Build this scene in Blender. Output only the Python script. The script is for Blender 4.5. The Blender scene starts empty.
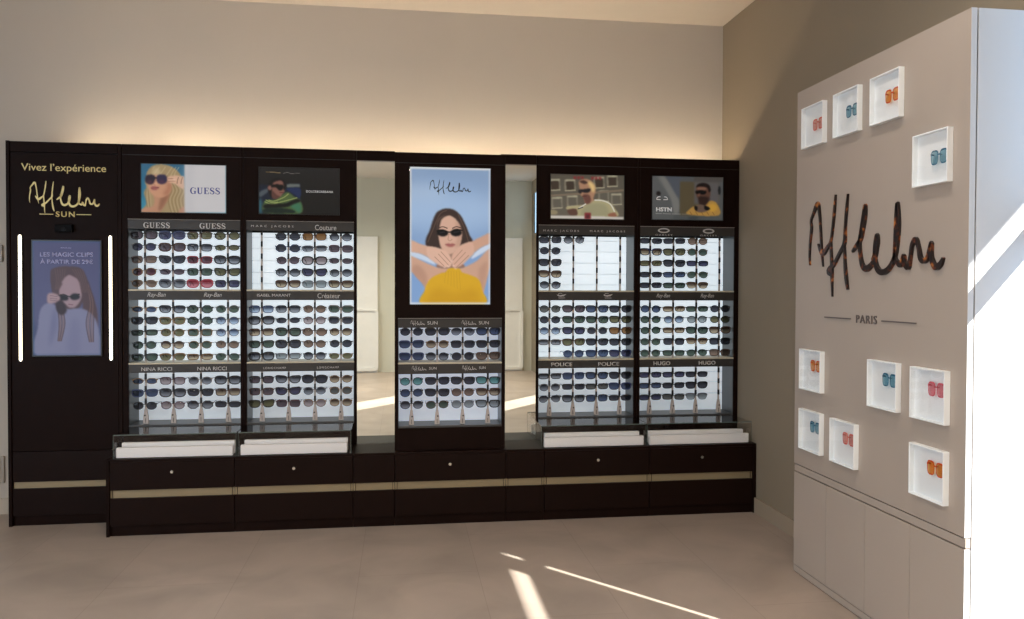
import bpy, bmesh, math, random
import numpy as np
from mathutils import Vector, Matrix
random.seed(7)
scn = bpy.context.scene
COL = scn.collection
# ------------------------------------------------------------------ helpers
def lin(c):
    r = []
    for v in c[:3]:
        v = v / 255.0
        r.append(v / 12.92 if v <= 0.04045 else ((v + 0.055) / 1.055) ** 2.4)
    return tuple(r)
def link(o):
    COL.objects.link(o); return o
def tag(o, label=None, cat=None, group=None, kind=None):
    if label: o['label'] = label
    if cat: o['category'] = cat
    if group: o['group'] = group
    if kind: o['kind'] = kind
    return o
def empty(name, loc=(0, 0, 0), rz=0):
    o = bpy.data.objects.new(name, None); o.empty_display_size = 0.05
    o.location = loc; o.rotation_euler = (0, 0, rz)
    return link(o)
def box(bm, x0, x1, y0, y1, z0, z1, mi=0, bev=0.0):
    x0, x1 = sorted((x0, x1)); y0, y1 = sorted((y0, y1)); z0, z1 = sorted((z0, z1))
    vs = [bm.verts.new((x, y, z)) for x in (x0, x1) for y in (y0, y1) for z in (z0, z1)]
    fs = []
    for q in ((0, 1, 3, 2), (4, 6, 7, 5), (0, 4, 5, 1), (2, 3, 7, 6), (0, 2, 6, 4), (1, 5, 7, 3)):
        f = bm.faces.new([vs[i] for i in q]); f.material_index = mi; fs.append(f)
    if bev > 0:
        es = list({e for f in fs for e in f.edges})
        r = bmesh.ops.bevel(bm, geom=es, offset=bev, segments=2, affect='EDGES', profile=0.5)
        for f in r['faces']: f.material_index = mi
def cyl(bm, p0, p1, r0, r1=None, n=16, mi=0):
    r1 = r0 if r1 is None else r1
    a, b = Vector(p0), Vector(p1); d = (b - a).normalized()
    u = d.orthogonal().normalized(); v = d.cross(u)
    A = [bm.verts.new(a + (u * math.cos(2 * math.pi * i / n) + v * math.sin(2 * math.pi * i / n)) * r0) for i in range(n)]
    B = [bm.verts.new(b + (u * math.cos(2 * math.pi * i / n) + v * math.sin(2 * math.pi * i / n)) * r1) for i in range(n)]
    for i in range(n):
        f = bm.faces.new((A[i], A[(i + 1) % n], B[(i + 1) % n], B[i])); f.material_index = mi
    bm.faces.new(A[::-1]).material_index = mi; bm.faces.new(B).material_index = mi
def mesh_of(bm, name):
    bmesh.ops.recalc_face_normals(bm, faces=bm.faces)
    m = bpy.data.meshes.new(name); bm.to_mesh(m); bm.free(); return m
def obj(name, bm, mats, parent=None, loc=None):
    m = mesh_of(bm, name)
    for t in (mats if isinstance(mats, (list, tuple)) else [mats]): m.materials.append(t)
    o = bpy.data.objects.new(name, m); link(o)
    if parent is not None: o.parent = parent
    if loc: o.location = loc
    return o
def bobj(name, mats, parent, *boxes, bev=0.0015):
    """several boxes given in world coordinates, parent offset removed"""
    bm = bmesh.new()
    off = Vector((0, 0, 0))
    p = parent
    while p is not None: off += p.location; p = p.parent
    for b in boxes:
        box(bm, b[0] - off.x, b[1] - off.x, b[2] - off.y, b[3] - off.y, b[4] - off.z, b[5] - off.z, b[6] if len(b) > 6 else 0, bev)
    return obj(name, bm, mats, parent)
def struct(name, mats, *boxes):
    return tag(bobj(name, mats, None, *boxes, bev=0), kind='structure')
# ------------------------------------------------------------------ materials
MATS = {}
def mat(name, c, rough=0.5, metal=0.0, spec=0.5, emit=None, es=0.0, var=0.0, vscale=8.0, bump=0.0, bscale=60.0, coat=0.0):
    if name in MATS: return MATS[name]
    m = bpy.data.materials.new(name); m.use_nodes = True
    nt = m.node_tree; b = nt.nodes['Principled BSDF']
    L = lin(c)
    b.inputs['Base Color'].default_value = (*L, 1); b.inputs['Roughness'].default_value = rough
    b.inputs['Metallic'].default_value = metal; b.inputs['Specular IOR Level'].default_value = spec
    b.inputs['Coat Weight'].default_value = coat
    if emit is not None:
        b.inputs['Emission Color'].default_value = (*lin(emit), 1); b.inputs['Emission Strength'].default_value = es
    if var > 0:
        tc = nt.nodes.new('ShaderNodeTexCoord'); nz = nt.nodes.new('ShaderNodeTexNoise'); nz.inputs['Scale'].default_value = vscale
        nz.inputs['Detail'].default_value = 5
        rp = nt.nodes.new('ShaderNodeValToRGB')
        rp.color_ramp.elements[0].position = 0.3; rp.color_ramp.elements[1].position = 0.7
        rp.color_ramp.elements[0].color = (*[v * (1 - var) for v in L], 1); rp.color_ramp.elements[1].color = (*[min(1, v * (1 + var)) for v in L], 1)
        nt.links.new(tc.outputs['Object'], nz.inputs['Vector']); nt.links.new(nz.outputs['Fac'], rp.inputs['Fac']); nt.links.new(rp.outputs['Color'], b.inputs['Base Color'])
    if bump > 0:
        tc = nt.nodes.new('ShaderNodeTexCoord'); nz = nt.nodes.new('ShaderNodeTexNoise'); nz.inputs['Scale'].default_value = bscale
        bp = nt.nodes.new('ShaderNodeBump'); bp.inputs['Strength'].default_value = bump; bp.inputs['Distance'].default_value = 0.002
        nt.links.new(tc.outputs['Object'], nz.inputs['Vector']); nt.links.new(nz.outputs['Fac'], bp.inputs['Height']); nt.links.new(bp.outputs['Normal'], b.inputs['Normal'])
    MATS[name] = m; return m
def glassmat(name, tint, refl=0.5, rough=0.0, grad=None):
    """thin tinted pane: tinted transparency + fresnel reflection; GRAD = second tint towards the bottom (generated z)"""
    m = bpy.data.materials.new(name); m.use_nodes = True; nt = m.node_tree
    for n in list(nt.nodes): nt.nodes.remove(n)
    out = nt.nodes.new('ShaderNodeOutputMaterial'); mix = nt.nodes.new('ShaderNodeMixShader')
    tr = nt.nodes.new('ShaderNodeBsdfTransparent'); gl = nt.nodes.new('ShaderNodeBsdfGlossy'); gl.inputs['Roughness'].default_value = rough
    fr = nt.nodes.new('ShaderNodeFresnel'); fr.inputs['IOR'].default_value = 1.45
    mu = nt.nodes.new('ShaderNodeMath'); mu.operation = 'MULTIPLY'; mu.inputs[1].default_value = refl
    tr.inputs['Color'].default_value = (*lin(tint), 1)
    if grad is not None:
        tc = nt.nodes.new('ShaderNodeTexCoord'); sp = nt.nodes.new('ShaderNodeSeparateXYZ'); rp = nt.nodes.new('ShaderNodeValToRGB')
        rp.color_ramp.elements[0].position = 0.1; rp.color_ramp.elements[1].position = 0.75
        rp.color_ramp.elements[0].color = (*lin(grad), 1); rp.color_ramp.elements[1].color = (*lin(tint), 1)
        nt.links.new(tc.outputs['Generated'], sp.inputs['Vector']); nt.links.new(sp.outputs['Z'], rp.inputs['Fac']); nt.links.new(rp.outputs['Color'], tr.inputs['Color'])
    ge = nt.nodes.new('ShaderNodeNewGeometry'); inv = nt.nodes.new('ShaderNodeMath'); inv.operation = 'SUBTRACT'; inv.inputs[0].default_value = 1.0; m2 = nt.nodes.new('ShaderNodeMath'); m2.operation = 'MULTIPLY'
    nt.links.new(ge.outputs['Backfacing'], inv.inputs[1]); nt.links.new(fr.outputs['Fac'], mu.inputs[0]); nt.links.new(mu.outputs[0], m2.inputs[0]); nt.links.new(inv.outputs[0], m2.inputs[1]); nt.links.new(m2.outputs[0], mix.inputs['Fac'])
    nt.links.new(tr.outputs[0], mix.inputs[1]); nt.links.new(gl.outputs[0], mix.inputs[2]); nt.links.new(mix.outputs[0], out.inputs['Surface'])
    MATS[name] = m; return m
DARK = mat('dark_laminate', (25, 12, 8), 0.5, spec=0.08, var=0.12, vscale=14)
DARK2 = mat('dark_drawer_laminate', (26, 13, 9), 0.42, spec=0.1, var=0.10, vscale=11)
BRASS = mat('brass_channel', (150, 134, 104), 0.42, metal=0.25, spec=0.5)
HEADER = mat('charcoal_header', (50, 47, 45), 0.45)
LINER = mat('grey_liner', (64, 68, 69), 0.30)
ALU = mat('grey_rail', (140, 136, 130), 0.4)
CREAM = mat('cream_ledge', (205, 196, 172), 0.5)
WHITEA = mat('white_acrylic', (244, 247, 247), 0.35)
WHITEP = mat('white_paint', (226, 222, 216), 0.5, var=0.02)
POST = mat('pale_post', (190, 179, 172), 0.5)
BLACK = mat('black_plastic', (14, 14, 15), 0.4)
CHROME = mat('chrome', (210, 205, 195), 0.25, metal=0.9)
GOLD = mat('gold_foil', (205, 184, 122), 0.35, metal=0.3, emit=(200, 178, 115), es=0.10)
SILVERTXT = mat('pale_lettering', (205, 203, 200), 0.5)
GREIGE = mat('greige_lacquer', (172, 159, 147), 0.42, var=0.015, vscale=3)
GREIGE2 = mat('white_lacquer', (214, 214, 214), 0.42)
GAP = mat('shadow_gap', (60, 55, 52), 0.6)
CHAR = mat('charcoal_lettering', (96, 86, 82), 0.5)
NAVY = mat('navy_lettering', (42, 48, 120), 0.5, emit=(42, 48, 120), es=0.25)
BLACKINK = mat('black_ink', (14, 14, 18), 0.5)
WHITETXT = mat('white_lettering', (225, 225, 225), 0.5, emit=(225, 225, 225), es=0.22)
DIMTXT = mat('lilac_lettering', (150, 150, 185), 0.5, emit=(150, 150, 185), es=0.20)
LIGHTBAR = mat('warm_led_bar', (255, 245, 215), 0.5, emit=(255, 240, 205), es=4.0)
LEDSTRIP = mat('warm_led_strip', (255, 240, 210), 0.5, emit=(255, 231, 198), es=58.0)
LAMP = mat('lamp_disc', (255, 245, 230), 0.5, emit=(255, 226, 190), es=6.0)
MIRROR = mat('mirror_silver', (228, 233, 226), 0.0, metal=1.0)
GLASS = glassmat('clear_glass', (254, 254, 254), 1.0)
GLASSE = mat('green_glass_edge', (92, 106, 100), 0.15, spec=0.8)
WINGLASS = glassmat('window_glass', (250, 252, 252), 0.4)
STEEL = mat('window_frame_steel', (60, 58, 56), 0.5)
# tortoiseshell
def tortoise():
    m = bpy.data.materials.new('tortoiseshell_acrylic'); m.use_nodes = True; nt = m.node_tree; b = nt.nodes['Principled BSDF']
    tc = nt.nodes.new('ShaderNodeTexCoord'); nz = nt.nodes.new('ShaderNodeTexNoise'); nz.inputs['Scale'].default_value = 26; nz.inputs['Detail'].default_value = 2
    rp = nt.nodes.new('ShaderNodeValToRGB'); e = rp.color_ramp.elements
    e[0].position = 0.52; e[0].color = (*lin((30, 18, 16)), 1); e[1].position = 0.70; e[1].color = (*lin((190, 120, 50)), 1)
    k = e.new(0.60); k.color = (*lin((105, 50, 24)), 1)
    nt.links.new(tc.outputs['Object'], nz.inputs['Vector']); nt.links.new(nz.outputs['Fac'], rp.inputs['Fac']); nt.links.new(rp.outputs['Color'], b.inputs['Base Color'])
    b.inputs['Roughness'].default_value = 0.3; return m
TORT = tortoise()
def lightpanel(name, top, bot, s):
    m = bpy.data.materials.new(name); m.use_nodes = True; nt = m.node_tree; b = nt.nodes['Principled BSDF']
    b.inputs['Base Color'].default_value = (*lin((215, 218, 220)), 1); b.inputs['Roughness'].default_value = 0.5
    tc = nt.nodes.new('ShaderNodeTexCoord'); sp = nt.nodes.new('ShaderNodeSeparateXYZ'); rp = nt.nodes.new('ShaderNodeValToRGB')
    rp.color_ramp.elements[0].color = (*lin(bot), 1); rp.color_ramp.elements[1].color = (*lin(top), 1)
    nt.links.new(tc.outputs['Generated'], sp.inputs['Vector']); nt.links.new(sp.outputs['Z'], rp.inputs['Fac'])
    nt.links.new(rp.outputs['Color'], b.inputs['Emission Color']); b.inputs['Emission Strength'].default_value = s
    return m
LIT_A = lightpanel('backlit_panel_bright', (222, 234, 242), (205, 220, 230), 0.88)
LIT_B = lightpanel('backlit_panel_low', (205, 214, 222), (150, 160, 168), 0.80)
LIT_C = lightpanel('backlit_panel_column', (190, 198, 215), (160, 170, 184), 0.78)
# floor
def floormat():
    m = bpy.data.materials.new('beige_stone_tiles'); m.use_nodes = True; nt = m.node_tree; b = nt.nodes['Principled BSDF']
    tc = nt.nodes.new('ShaderNodeTexCoord'); mp = nt.nodes.new('ShaderNodeMapping'); mp.inputs['Location'].default_value = (-0.21, 0.21, 0)
    br = nt.nodes.new('ShaderNodeTexBrick'); br.inputs['Scale'].default_value = 1.0; br.offset = 0.5; br.offset_frequency = 2
    mp.inputs['Rotation'].default_value = (0, 0, math.pi / 2)
    br.inputs['Brick Width'].default_value = 1.2; br.inputs['Row Height'].default_value = 0.6; br.inputs['Mortar Size'].default_value = 0.0016; br.inputs['Mortar Smooth'].default_value = 0.3
    br.inputs['Color1'].default_value = (*lin((178, 162, 149)), 1); br.inputs['Color2'].default_value = (*lin((174, 159, 146)), 1); br.inputs['Mortar'].default_value = (*lin((158, 143, 131)), 1)
    n1 = nt.nodes.new('ShaderNodeTexNoise'); n1.inputs['Scale'].default_value = 2.2; n1.inputs['Detail'].default_value = 8; n1.inputs['Distortion'].default_value = 0.8
    r1 = nt.nodes.new('ShaderNodeValToRGB'); r1.color_ramp.elements[0].position = 0.25; r1.color_ramp.elements[1].position = 0.75
    r1.color_ramp.elements[0].color = (0.76, 0.76, 0.755, 1); r1.color_ramp.elements[1].color = (1.06, 1.05, 1.04, 1)
    mx = nt.nodes.new('ShaderNodeMix'); mx.data_type = 'RGBA'; mx.blend_type = 'MULTIPLY'; mx.inputs['Factor'].default_value = 1
    nt.links.new(tc.outputs['Object'], mp.inputs['Vector']); nt.links.new(mp.outputs[0], br.inputs['Vector']); nt.links.new(tc.outputs['Object'], n1.inputs['Vector'])
    nt.links.new(n1.outputs['Fac'], r1.inputs['Fac']); nt.links.new(br.outputs['Color'], mx.inputs['A']); nt.links.new(r1.outputs['Color'], mx.inputs['B']); nt.links.new(mx.outputs['Result'], b.inputs['Base Color'])
    b.inputs['Roughness'].default_value = 0.42; b.inputs['Specular IOR Level'].default_value = 0.4
    return m
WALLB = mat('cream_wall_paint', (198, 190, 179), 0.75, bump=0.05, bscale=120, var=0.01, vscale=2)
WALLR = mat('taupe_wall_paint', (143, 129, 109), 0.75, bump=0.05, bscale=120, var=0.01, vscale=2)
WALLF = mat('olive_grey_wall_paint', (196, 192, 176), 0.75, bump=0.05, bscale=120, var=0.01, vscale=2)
CEIL = mat('ceiling_paint', (214, 204, 192), 0.8, var=0.01)
# ------------------------------------------------------------------ room
XL, XR, YB, YF, H = -4.2, 2.28, 5.40, -3.5, 3.33
struct('floor', floormat(), (XL - 0.1, XR + 0.1, YF - 0.1, YB + 0.1, -0.1, 0))
struct('ceiling', CEIL, (XL - 0.1, XR + 0.1, YF - 0.1, YB + 0.1, H, H + 0.1))
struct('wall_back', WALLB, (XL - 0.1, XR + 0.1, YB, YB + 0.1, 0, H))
# right wall: solid beyond y 2.55, storefront towards the street before it
T = 0.015
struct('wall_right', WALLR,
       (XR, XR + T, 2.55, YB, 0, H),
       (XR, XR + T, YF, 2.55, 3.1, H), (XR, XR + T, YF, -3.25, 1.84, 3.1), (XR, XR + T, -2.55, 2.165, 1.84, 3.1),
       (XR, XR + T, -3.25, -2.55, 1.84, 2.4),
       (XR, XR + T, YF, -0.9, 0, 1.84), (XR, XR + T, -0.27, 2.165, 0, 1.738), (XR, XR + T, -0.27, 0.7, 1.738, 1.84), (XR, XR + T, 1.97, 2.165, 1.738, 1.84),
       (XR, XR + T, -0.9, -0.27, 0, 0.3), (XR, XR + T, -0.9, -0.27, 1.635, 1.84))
def window(n, y0, y1, z0, z1, bars=()):
    w = tag(empty('window_%d' % n, (XR + T / 2, (y0 + y1) / 2, z0)), kind='structure')
    fr = [(XR + 0.001, XR + T - 0.001, y0, y1, a, b) for a, b in bars]
    if fr: bobj('transom', STEEL, w, *fr, bev=0)
    f = 0.006
    bobj('frame', STEEL, w, (XR, XR + T, y0 - 0.0, y0 + 0.003, z0, z1), (XR, XR + T, y1 - 0.003, y1, z0, z1), (XR, XR + T, y0, y1, z0, z0 + 0.003), bev=0)
    bobj('pane', WINGLASS, w, (XR + 0.006, XR + 0.009, y0, y1, z0, z1), bev=0)
window(1, 2.165, 2.55, 0.0, 3.1, bars=((1.635, 1.738),))
# unseen outdoor canopy, added to keep the sun off the upper glass
struct('sun_block_canopy', WHITEP, (XR + .03, XR + 1.30, -1.5, 4.2, 3.20, 3.25))
window(2, 0.7, 1.97, 1.738, 1.84)
window(3, -0.9, -0.27, 0.3, 1.635)
window(4, -3.25, -2.55, 2.4, 3.1)  # high opening added so the sun lays a streak on the floor
# left wall with a wide shop window
struct('wall_left', WALLF, (XL - 0.1, XL, YF, -2.2, 0, H), (XL - 0.1, XL, 3.2, YB, 0, H), (XL - 0.1, XL, -2.2, 3.2, 0, 0.3), (XL - 0.1, XL, -2.2, 3.2, 2.8, H))
w5 = tag(empty('window_5', (XL - 0.05, 0.5, 0.3)), kind='structure')
bobj('frame', STEEL, w5, (XL - 0.08, XL - 0.02, -2.2, -2.15, 0.3, 2.8), (XL - 0.08, XL - 0.02, 3.15, 3.2, 0.3, 2.8), (XL - 0.08, XL - 0.02, 0.48, 0.53, 0.3, 2.8), (XL - 0.08, XL - 0.02, -2.2, 3.2, 0.3, 0.35), (XL - 0.08, XL - 0.02, -2.2, 3.2, 2.75, 2.8))
bobj('pane', WINGLASS, w5, (XL - 0.055, XL - 0.045, -2.15, 3.15, 0.35, 2.75), bev=0)
# front wall (seen only in the two mirrors) with its two white doors
struct('wall_front', WALLF, (XL, XR, YF - 0.1, YF, 0, H))
for n, (a, b) in enumerate(((-1.30, -0.40), (1.20, 2.11))):
    d = tag(empty('door_%d' % (n + 1), ((a + b) / 2, YF, 0)), kind='structure')
    bobj('leaf', WHITEP, d, (a, b, YF + 0.001, YF + 0.05, 0.0, 2.33), bev=0.003)
    # raised rounded lower panel
    bm = bmesh.new()
    def rr(x0, x1, z0, z1, r, n=6):
        p = []
        for cx, cz, a0 in ((x1 - r, z0 + r, -90), (x1 - r, z1 - r, 0), (x0 + r, z1 - r, 90), (x0 + r, z0 + r, 180)):
            for i in range(n + 1):
                t = math.radians(a0 + 90 * i / n); p.append((cx + r * math.cos(t), cz + r * math.sin(t)))
        return p
    cx = (a + b) / 2
    o_ = rr(a + 0.03 - cx, b + 0.01 - cx, 0.03, 1.09, 0.07); i_ = rr(a + 0.08 - cx, b - 0.04 - cx, 0.08, 1.06, 0.04)
    for y in (0.085,):
        O = [bm.verts.new((p[0], y, p[1])) for p in o_]; I = [bm.verts.new((p[0], y, p[1])) for p in i_]
        O2 = [bm.verts.new((p[0], 0.05, p[1])) for p in o_]; I2 = [bm.verts.new((p[0], 0.05, p[1])) for p in i_]
        for k in range(len(O)):
            j = (k + 1) % len(O)
            bm.faces.new((O[k], O[j], I[j], I[k])); bm.faces.new((O[k], O2[k], O2[j], O[j])); bm.faces.new((I[k], I[j], I2[j], I2[k]))
    obj('raised_panel', bm, WHITEP, d)
struct('baseboard_right', mat('taupe_baseboard', (160, 144, 124), 0.6), (XR - 0.014, XR, 3.79, YB - 0.014, 0, 0.10))
struct('baseboard_back', mat('cream_baseboard', (196, 184, 168), 0.6), (XL, -2.36, YB - 0.014, YB, 0, 0.10))
# ------------------------------------------------------------------ lettering
def text_mesh(name, s, mt, parent, x0, x1, z0, z1, y, plane='Y', depth=0.001, shear=0.0, spacing=1.0, bold=0.0):
    """text fitted to the rectangle x0..x1, z0..z1 on a wall facing -Y (or facing -X, where x means -Y)"""
    cu = bpy.data.curves.new(name, 'FONT'); cu.body = s; cu.size = 1; cu.space_character = spacing; cu.offset = bold; cu.shear = shear
    cu.resolution_u = 4
    to = bpy.data.objects.new(name, cu); link(to)
    dg = bpy.context.evaluated_depsgraph_get(); dg.update()
    me = bpy.data.meshes.new_from_object(to.evaluated_get(dg))
    bpy.data.objects.remove(to)
    bm = bmesh.new(); bm.from_mesh(me); bpy.data.meshes.remove(me)
    xs = [v.co.x for v in bm.verts]; ys = [v.co.y for v in bm.verts]
    ax, bx, ay, by = min(xs), max(xs), min(ys), max(ys)
    r = bmesh.ops.extrude_face_region(bm, geom=list(bm.faces))
    for v in r['geom']:
        if isinstance(v, bmesh.types.BMVert): v.co.z += 1
    off = Vector((0, 0, 0)); p = parent
    while p is not None: off += p.location; p = p.parent
    for v in bm.verts:
        u = x0 + (v.co.x - ax) / (bx - ax) * (x1 - x0); w = z0 + (v.co.y - ay) / (by - ay) * (z1 - z0); d = v.co.z
        v.co = (Vector((u, y - d * depth, w)) if plane == 'Y' else Vector((y - d * depth, -u, w))) - off
    o = obj(name, bm, mt, parent)
    return o
def catmull(pts, n=6, closed=False):
    P = [np.array(p, float) for p in pts]; out = []
    N = len(P); rng = range(N) if closed else range(N - 1)
    for i in rng:
        p0 = P[(i - 1) % N] if closed or i > 0 else P[i]; p1 = P[i]; p2 = P[(i + 1) % N]
        p3 = P[(i + 2) % N] if closed or i + 2 < N else P[(i + 1) % N]
        for k in range(n):
            t = k / n
            out.append(0.5 * ((2 * p1) + (-p0 + p2) * t + (2 * p0 - 5 * p1 + 4 * p2 - p3) * t * t + (-p0 + 3 * p1 - 3 * p2 + p3) * t ** 3))
    if not closed: out.append(P[-1])
    return out
def ribbon(bm, pts, conv, smooth=True, d0=0.0, d1=0.001, n=6):
    """variable-width pen stroke: pts = (u, w, width); conv(u, w, depth) -> 3D"""
    P = catmull(pts, n) if smooth else [np.array(p, float) for p in pts]
    L, R = [], []
    for i, p in enumerate(P):
        a = P[max(0, i - 1)][:2]; b = P[min(len(P) - 1, i + 1)][:2]; t = b - a; l = np.linalg.norm(t) or 1; nrm = np.array([-t[1], t[0]]) / l * abs(p[2]) / 2
        L.append(p[:2] + nrm); R.append(p[:2] - nrm)
    f = [[bm.verts.new(conv(q[0], q[1], d)) for q in S] for S in (L, R) for d in (d0, d1)]  # L0 L1 R0 R1
    for i in range(len(P) - 1):
        bm.faces.new((f[1][i], f[1][i + 1], f[3][i + 1], f[3][i]))
        bm.faces.new((f[0][i], f[1][i], f[1][i + 1], f[0][i + 1])[::-1]); bm.faces.new((f[2][i], f[3][i], f[3][i + 1], f[2][i + 1]))
    bm.faces.new((f[0][0], f[1][0], f[3][0], f[2][0])); bm.faces.new((f[0][-1], f[1][-1], f[3][-1], f[2][-1]))
SIG = [[(-0.486, -0.052, 0.0037), (-0.491, -0.009, 0.0055), (-0.487, 0.058, 0.0074), (-0.475, 0.128, 0.0101), (-0.48, 0.166, 0.0074), (-0.458, 0.198, 0.0101), (-0.42, 0.244, 0.0148), (-0.401, 0.192, 0.0092), (-0.391, 0.126, 0.0074), (-0.384, 0.061, 0.0083), (-0.376, -0.004, 0.0074), (-0.364, -0.062, 0.0028)], [(-0.412, 0.049, 0.0083), (-0.371, 0.003, 0.0184), (-0.327, 0.028, 0.0129), (-0.299, 0.056, 0.0083), (-0.283, 0.118, 0.0083), (-0.27, 0.198, 0.0092), (-0.261, 0.269, 0.0092)], [(-0.299, 0.056, 0.0083), (-0.292, -0.017, 0.0092), (-0.286, -0.08, 0.0111), (-0.285, -0.126, 0.0083), (-0.28, -0.204, 0.0037)], [(-0.285, -0.108, 0.0092), (-0.313, -0.084, 0.0184), (-0.263, -0.049, 0.0129), (-0.22, -0.002, 0.0111), (-0.183, 0.04, 0.0129), (-0.178, 0.11, 0.0083), (-0.169, 0.188, 0.0083), (-0.159, 0.261, 0.0083)], [(-0.183, 0.04, 0.0111), (-0.177, -0.048, 0.0092), (-0.166, -0.118, 0.012), (-0.152, -0.171, 0.0148)], [(-0.117, -0.002, 0.0166), (-0.089, 0.02, 0.0129), (-0.056, 0.05, 0.0129), (-0.039, 0.091, 0.0111), (-0.022, 0.149, 0.0092), (-0.024, 0.194, 0.0111), (-0.037, 0.15, 0.0092), (-0.051, 0.092, 0.0101), (-0.063, 0.034, 0.0111), (-0.054, -0.026, 0.012), (-0.036, -0.069, 0.0157), (-0.007, -0.08, 0.0184), (0.029, -0.063, 0.0148), (0.052, -0.035, 0.012), (0.065, 0.01, 0.0111), (0.068, 0.057, 0.0111)], [(0.033, -0.043, 0.0111), (0.058, -0.006, 0.0092), (0.071, 0.026, 0.0092), (0.065, 0.06, 0.0111), (0.053, 0.027, 0.0102), (0.051, -0.031, 0.012), (0.069, -0.081, 0.0157), (0.105, -0.098, 0.0175), (0.149, -0.083, 0.0148), (0.186, -0.04, 0.0129), (0.202, 0.018, 0.0111), (0.209, 0.096, 0.012), (0.2, 0.182, 0.0092), (0.194, 0.113, 0.0111), (0.19, 0.019, 0.0111), (0.189, -0.04, 0.012), (0.206, -0.061, 0.0129), (0.228, -0.071, 0.012), (0.244, -0.032, 0.0092), (0.25, -0.062, 0.0139), (0.274, -0.082, 0.0139), (0.287, -0.04, 0.0092), (0.296, 0.005, 0.0102), (0.317, 0.028, 0.012), (0.335, -0.004, 0.0102), (0.347, -0.046, 0.0129), (0.367, -0.06, 0.0139), (0.39, -0.046, 0.0111), (0.41, 0.009, 0.0092), (0.41, -0.045, 0.012), (0.434, -0.084, 0.0157), (0.46, -0.076, 0.0139), (0.478, -0.051, 0.012)]]
def signature(name, mt, parent, u0, u1, w0, w1, y, plane='Y', depth=0.001, wk=1.5):
    off = Vector((0, 0, 0)); p = parent
    while p is not None: off += p.location; p = p.parent
    su = (u1 - u0) / 0.969; sw = (w1 - w0) / 0.473
    def conv(u, w, d):
        U = u0 + (u + 0.491) * su; W = w0 + (w + 0.204) * sw
        return (Vector((U, y - d, W)) if plane == 'Y' else Vector((y - d, -U, W))) - off
    bm = bmesh.new()
    for k, st in enumerate(SIG):
        # keep stroke width in the shape's own units
        ribbon(bm, [(a, b, c * wk * (.4 if i in (0, len(st) - 1) and not (k == 2 and i == 0) else 1)) for i, (a, b, c) in enumerate(st)], conv, d1=depth + 0.0003 * k)
    return obj(name, bm, mt, parent)
GL = {  # serif capitals drawn as pen strokes in a 1 x 1 box
 'G': (0.95, [[(0.86, 0.74, .05), (0.72, 0.93, .05), (0.48, 1.0, .06), (0.22, 0.88, .13), (0.09, 0.5, .2), (0.22, 0.12, .13), (0.48, 0.0, .06), (0.7, 0.05, .07), (0.8, 0.15, .08)]], [((0.8, 0.0), (0.8, 0.42), .17), ((0.58, 0.42), (0.97, 0.42), .07), ((0.86, 0.7), (0.86, 0.98), .05)]),
 'U': (0.95, [[(0.22, 1.0, .18), (0.22, 0.3, .18), (0.3, 0.08, .14), (0.52, 0.0, .08), (0.72, 0.08, .08), (0.8, 0.3, .08), (0.8, 1.0, .08)]], [((0.04, 0.98), (0.4, 0.98), .06), ((0.64, 0.98), (0.96, 0.98), .06)]),
 'E': (0.85, [], [((0.24, 0.0), (0.24, 1.0), .18), ((0.05, 0.98), (0.8, 0.98), .06), ((0.05, 0.02), (0.84, 0.02), .06), ((0.3, 0.52), (0.62, 0.52), .06), ((0.8, 0.74), (0.8, 1.0), .06), ((0.84, 0.0), (0.84, 0.28), .06), ((0.62, 0.4), (0.62, 0.64), .05)]),
 'S': (0.75, [[(0.68, 0.76, .05), (0.56, 0.95, .06), (0.36, 1.0, .08), (0.14, 0.88, .12), (0.14, 0.68, .15), (0.42, 0.5, .19), (0.68, 0.32, .15), (0.66, 0.1, .12), (0.4, 0.0, .08), (0.2, 0.05, .06), (0.08, 0.24, .05)]], [((0.69, 0.7), (0.69, 0.98), .05), ((0.07, 0.02), (0.07, 0.3), .05)])}
def serif_text(name, s, mt, parent, x0, x1, z0, z1, y, depth=0.001):
    off = Vector((0, 0, 0)); p = parent
    while p is not None: off += p.location; p = p.parent
    tot = sum(GL[c][0] + 0.18 for c in s) - 0.18; k = (x1 - x0) / tot; h = z1 - z0; bm = bmesh.new(); cx = 0
    for c in s:
        w, cur, bars = GL[c]
        conv = lambda u, v, d, cx=cx: Vector((x0 + (cx + u) * k, y - d, z0 + v * h)) - off
        for st in cur: ribbon(bm, [(q[0], q[1], q[2] * 1.25) for q in st], conv, d1=depth)
        for a, b, t in bars: ribbon(bm, [(a[0], a[1], t * 1.25), (b[0], b[1], t * 1.25)], conv, smooth=False, d1=depth * 1.3)
        cx += w + 0.18
    return obj(name, bm, mt, parent)
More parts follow.
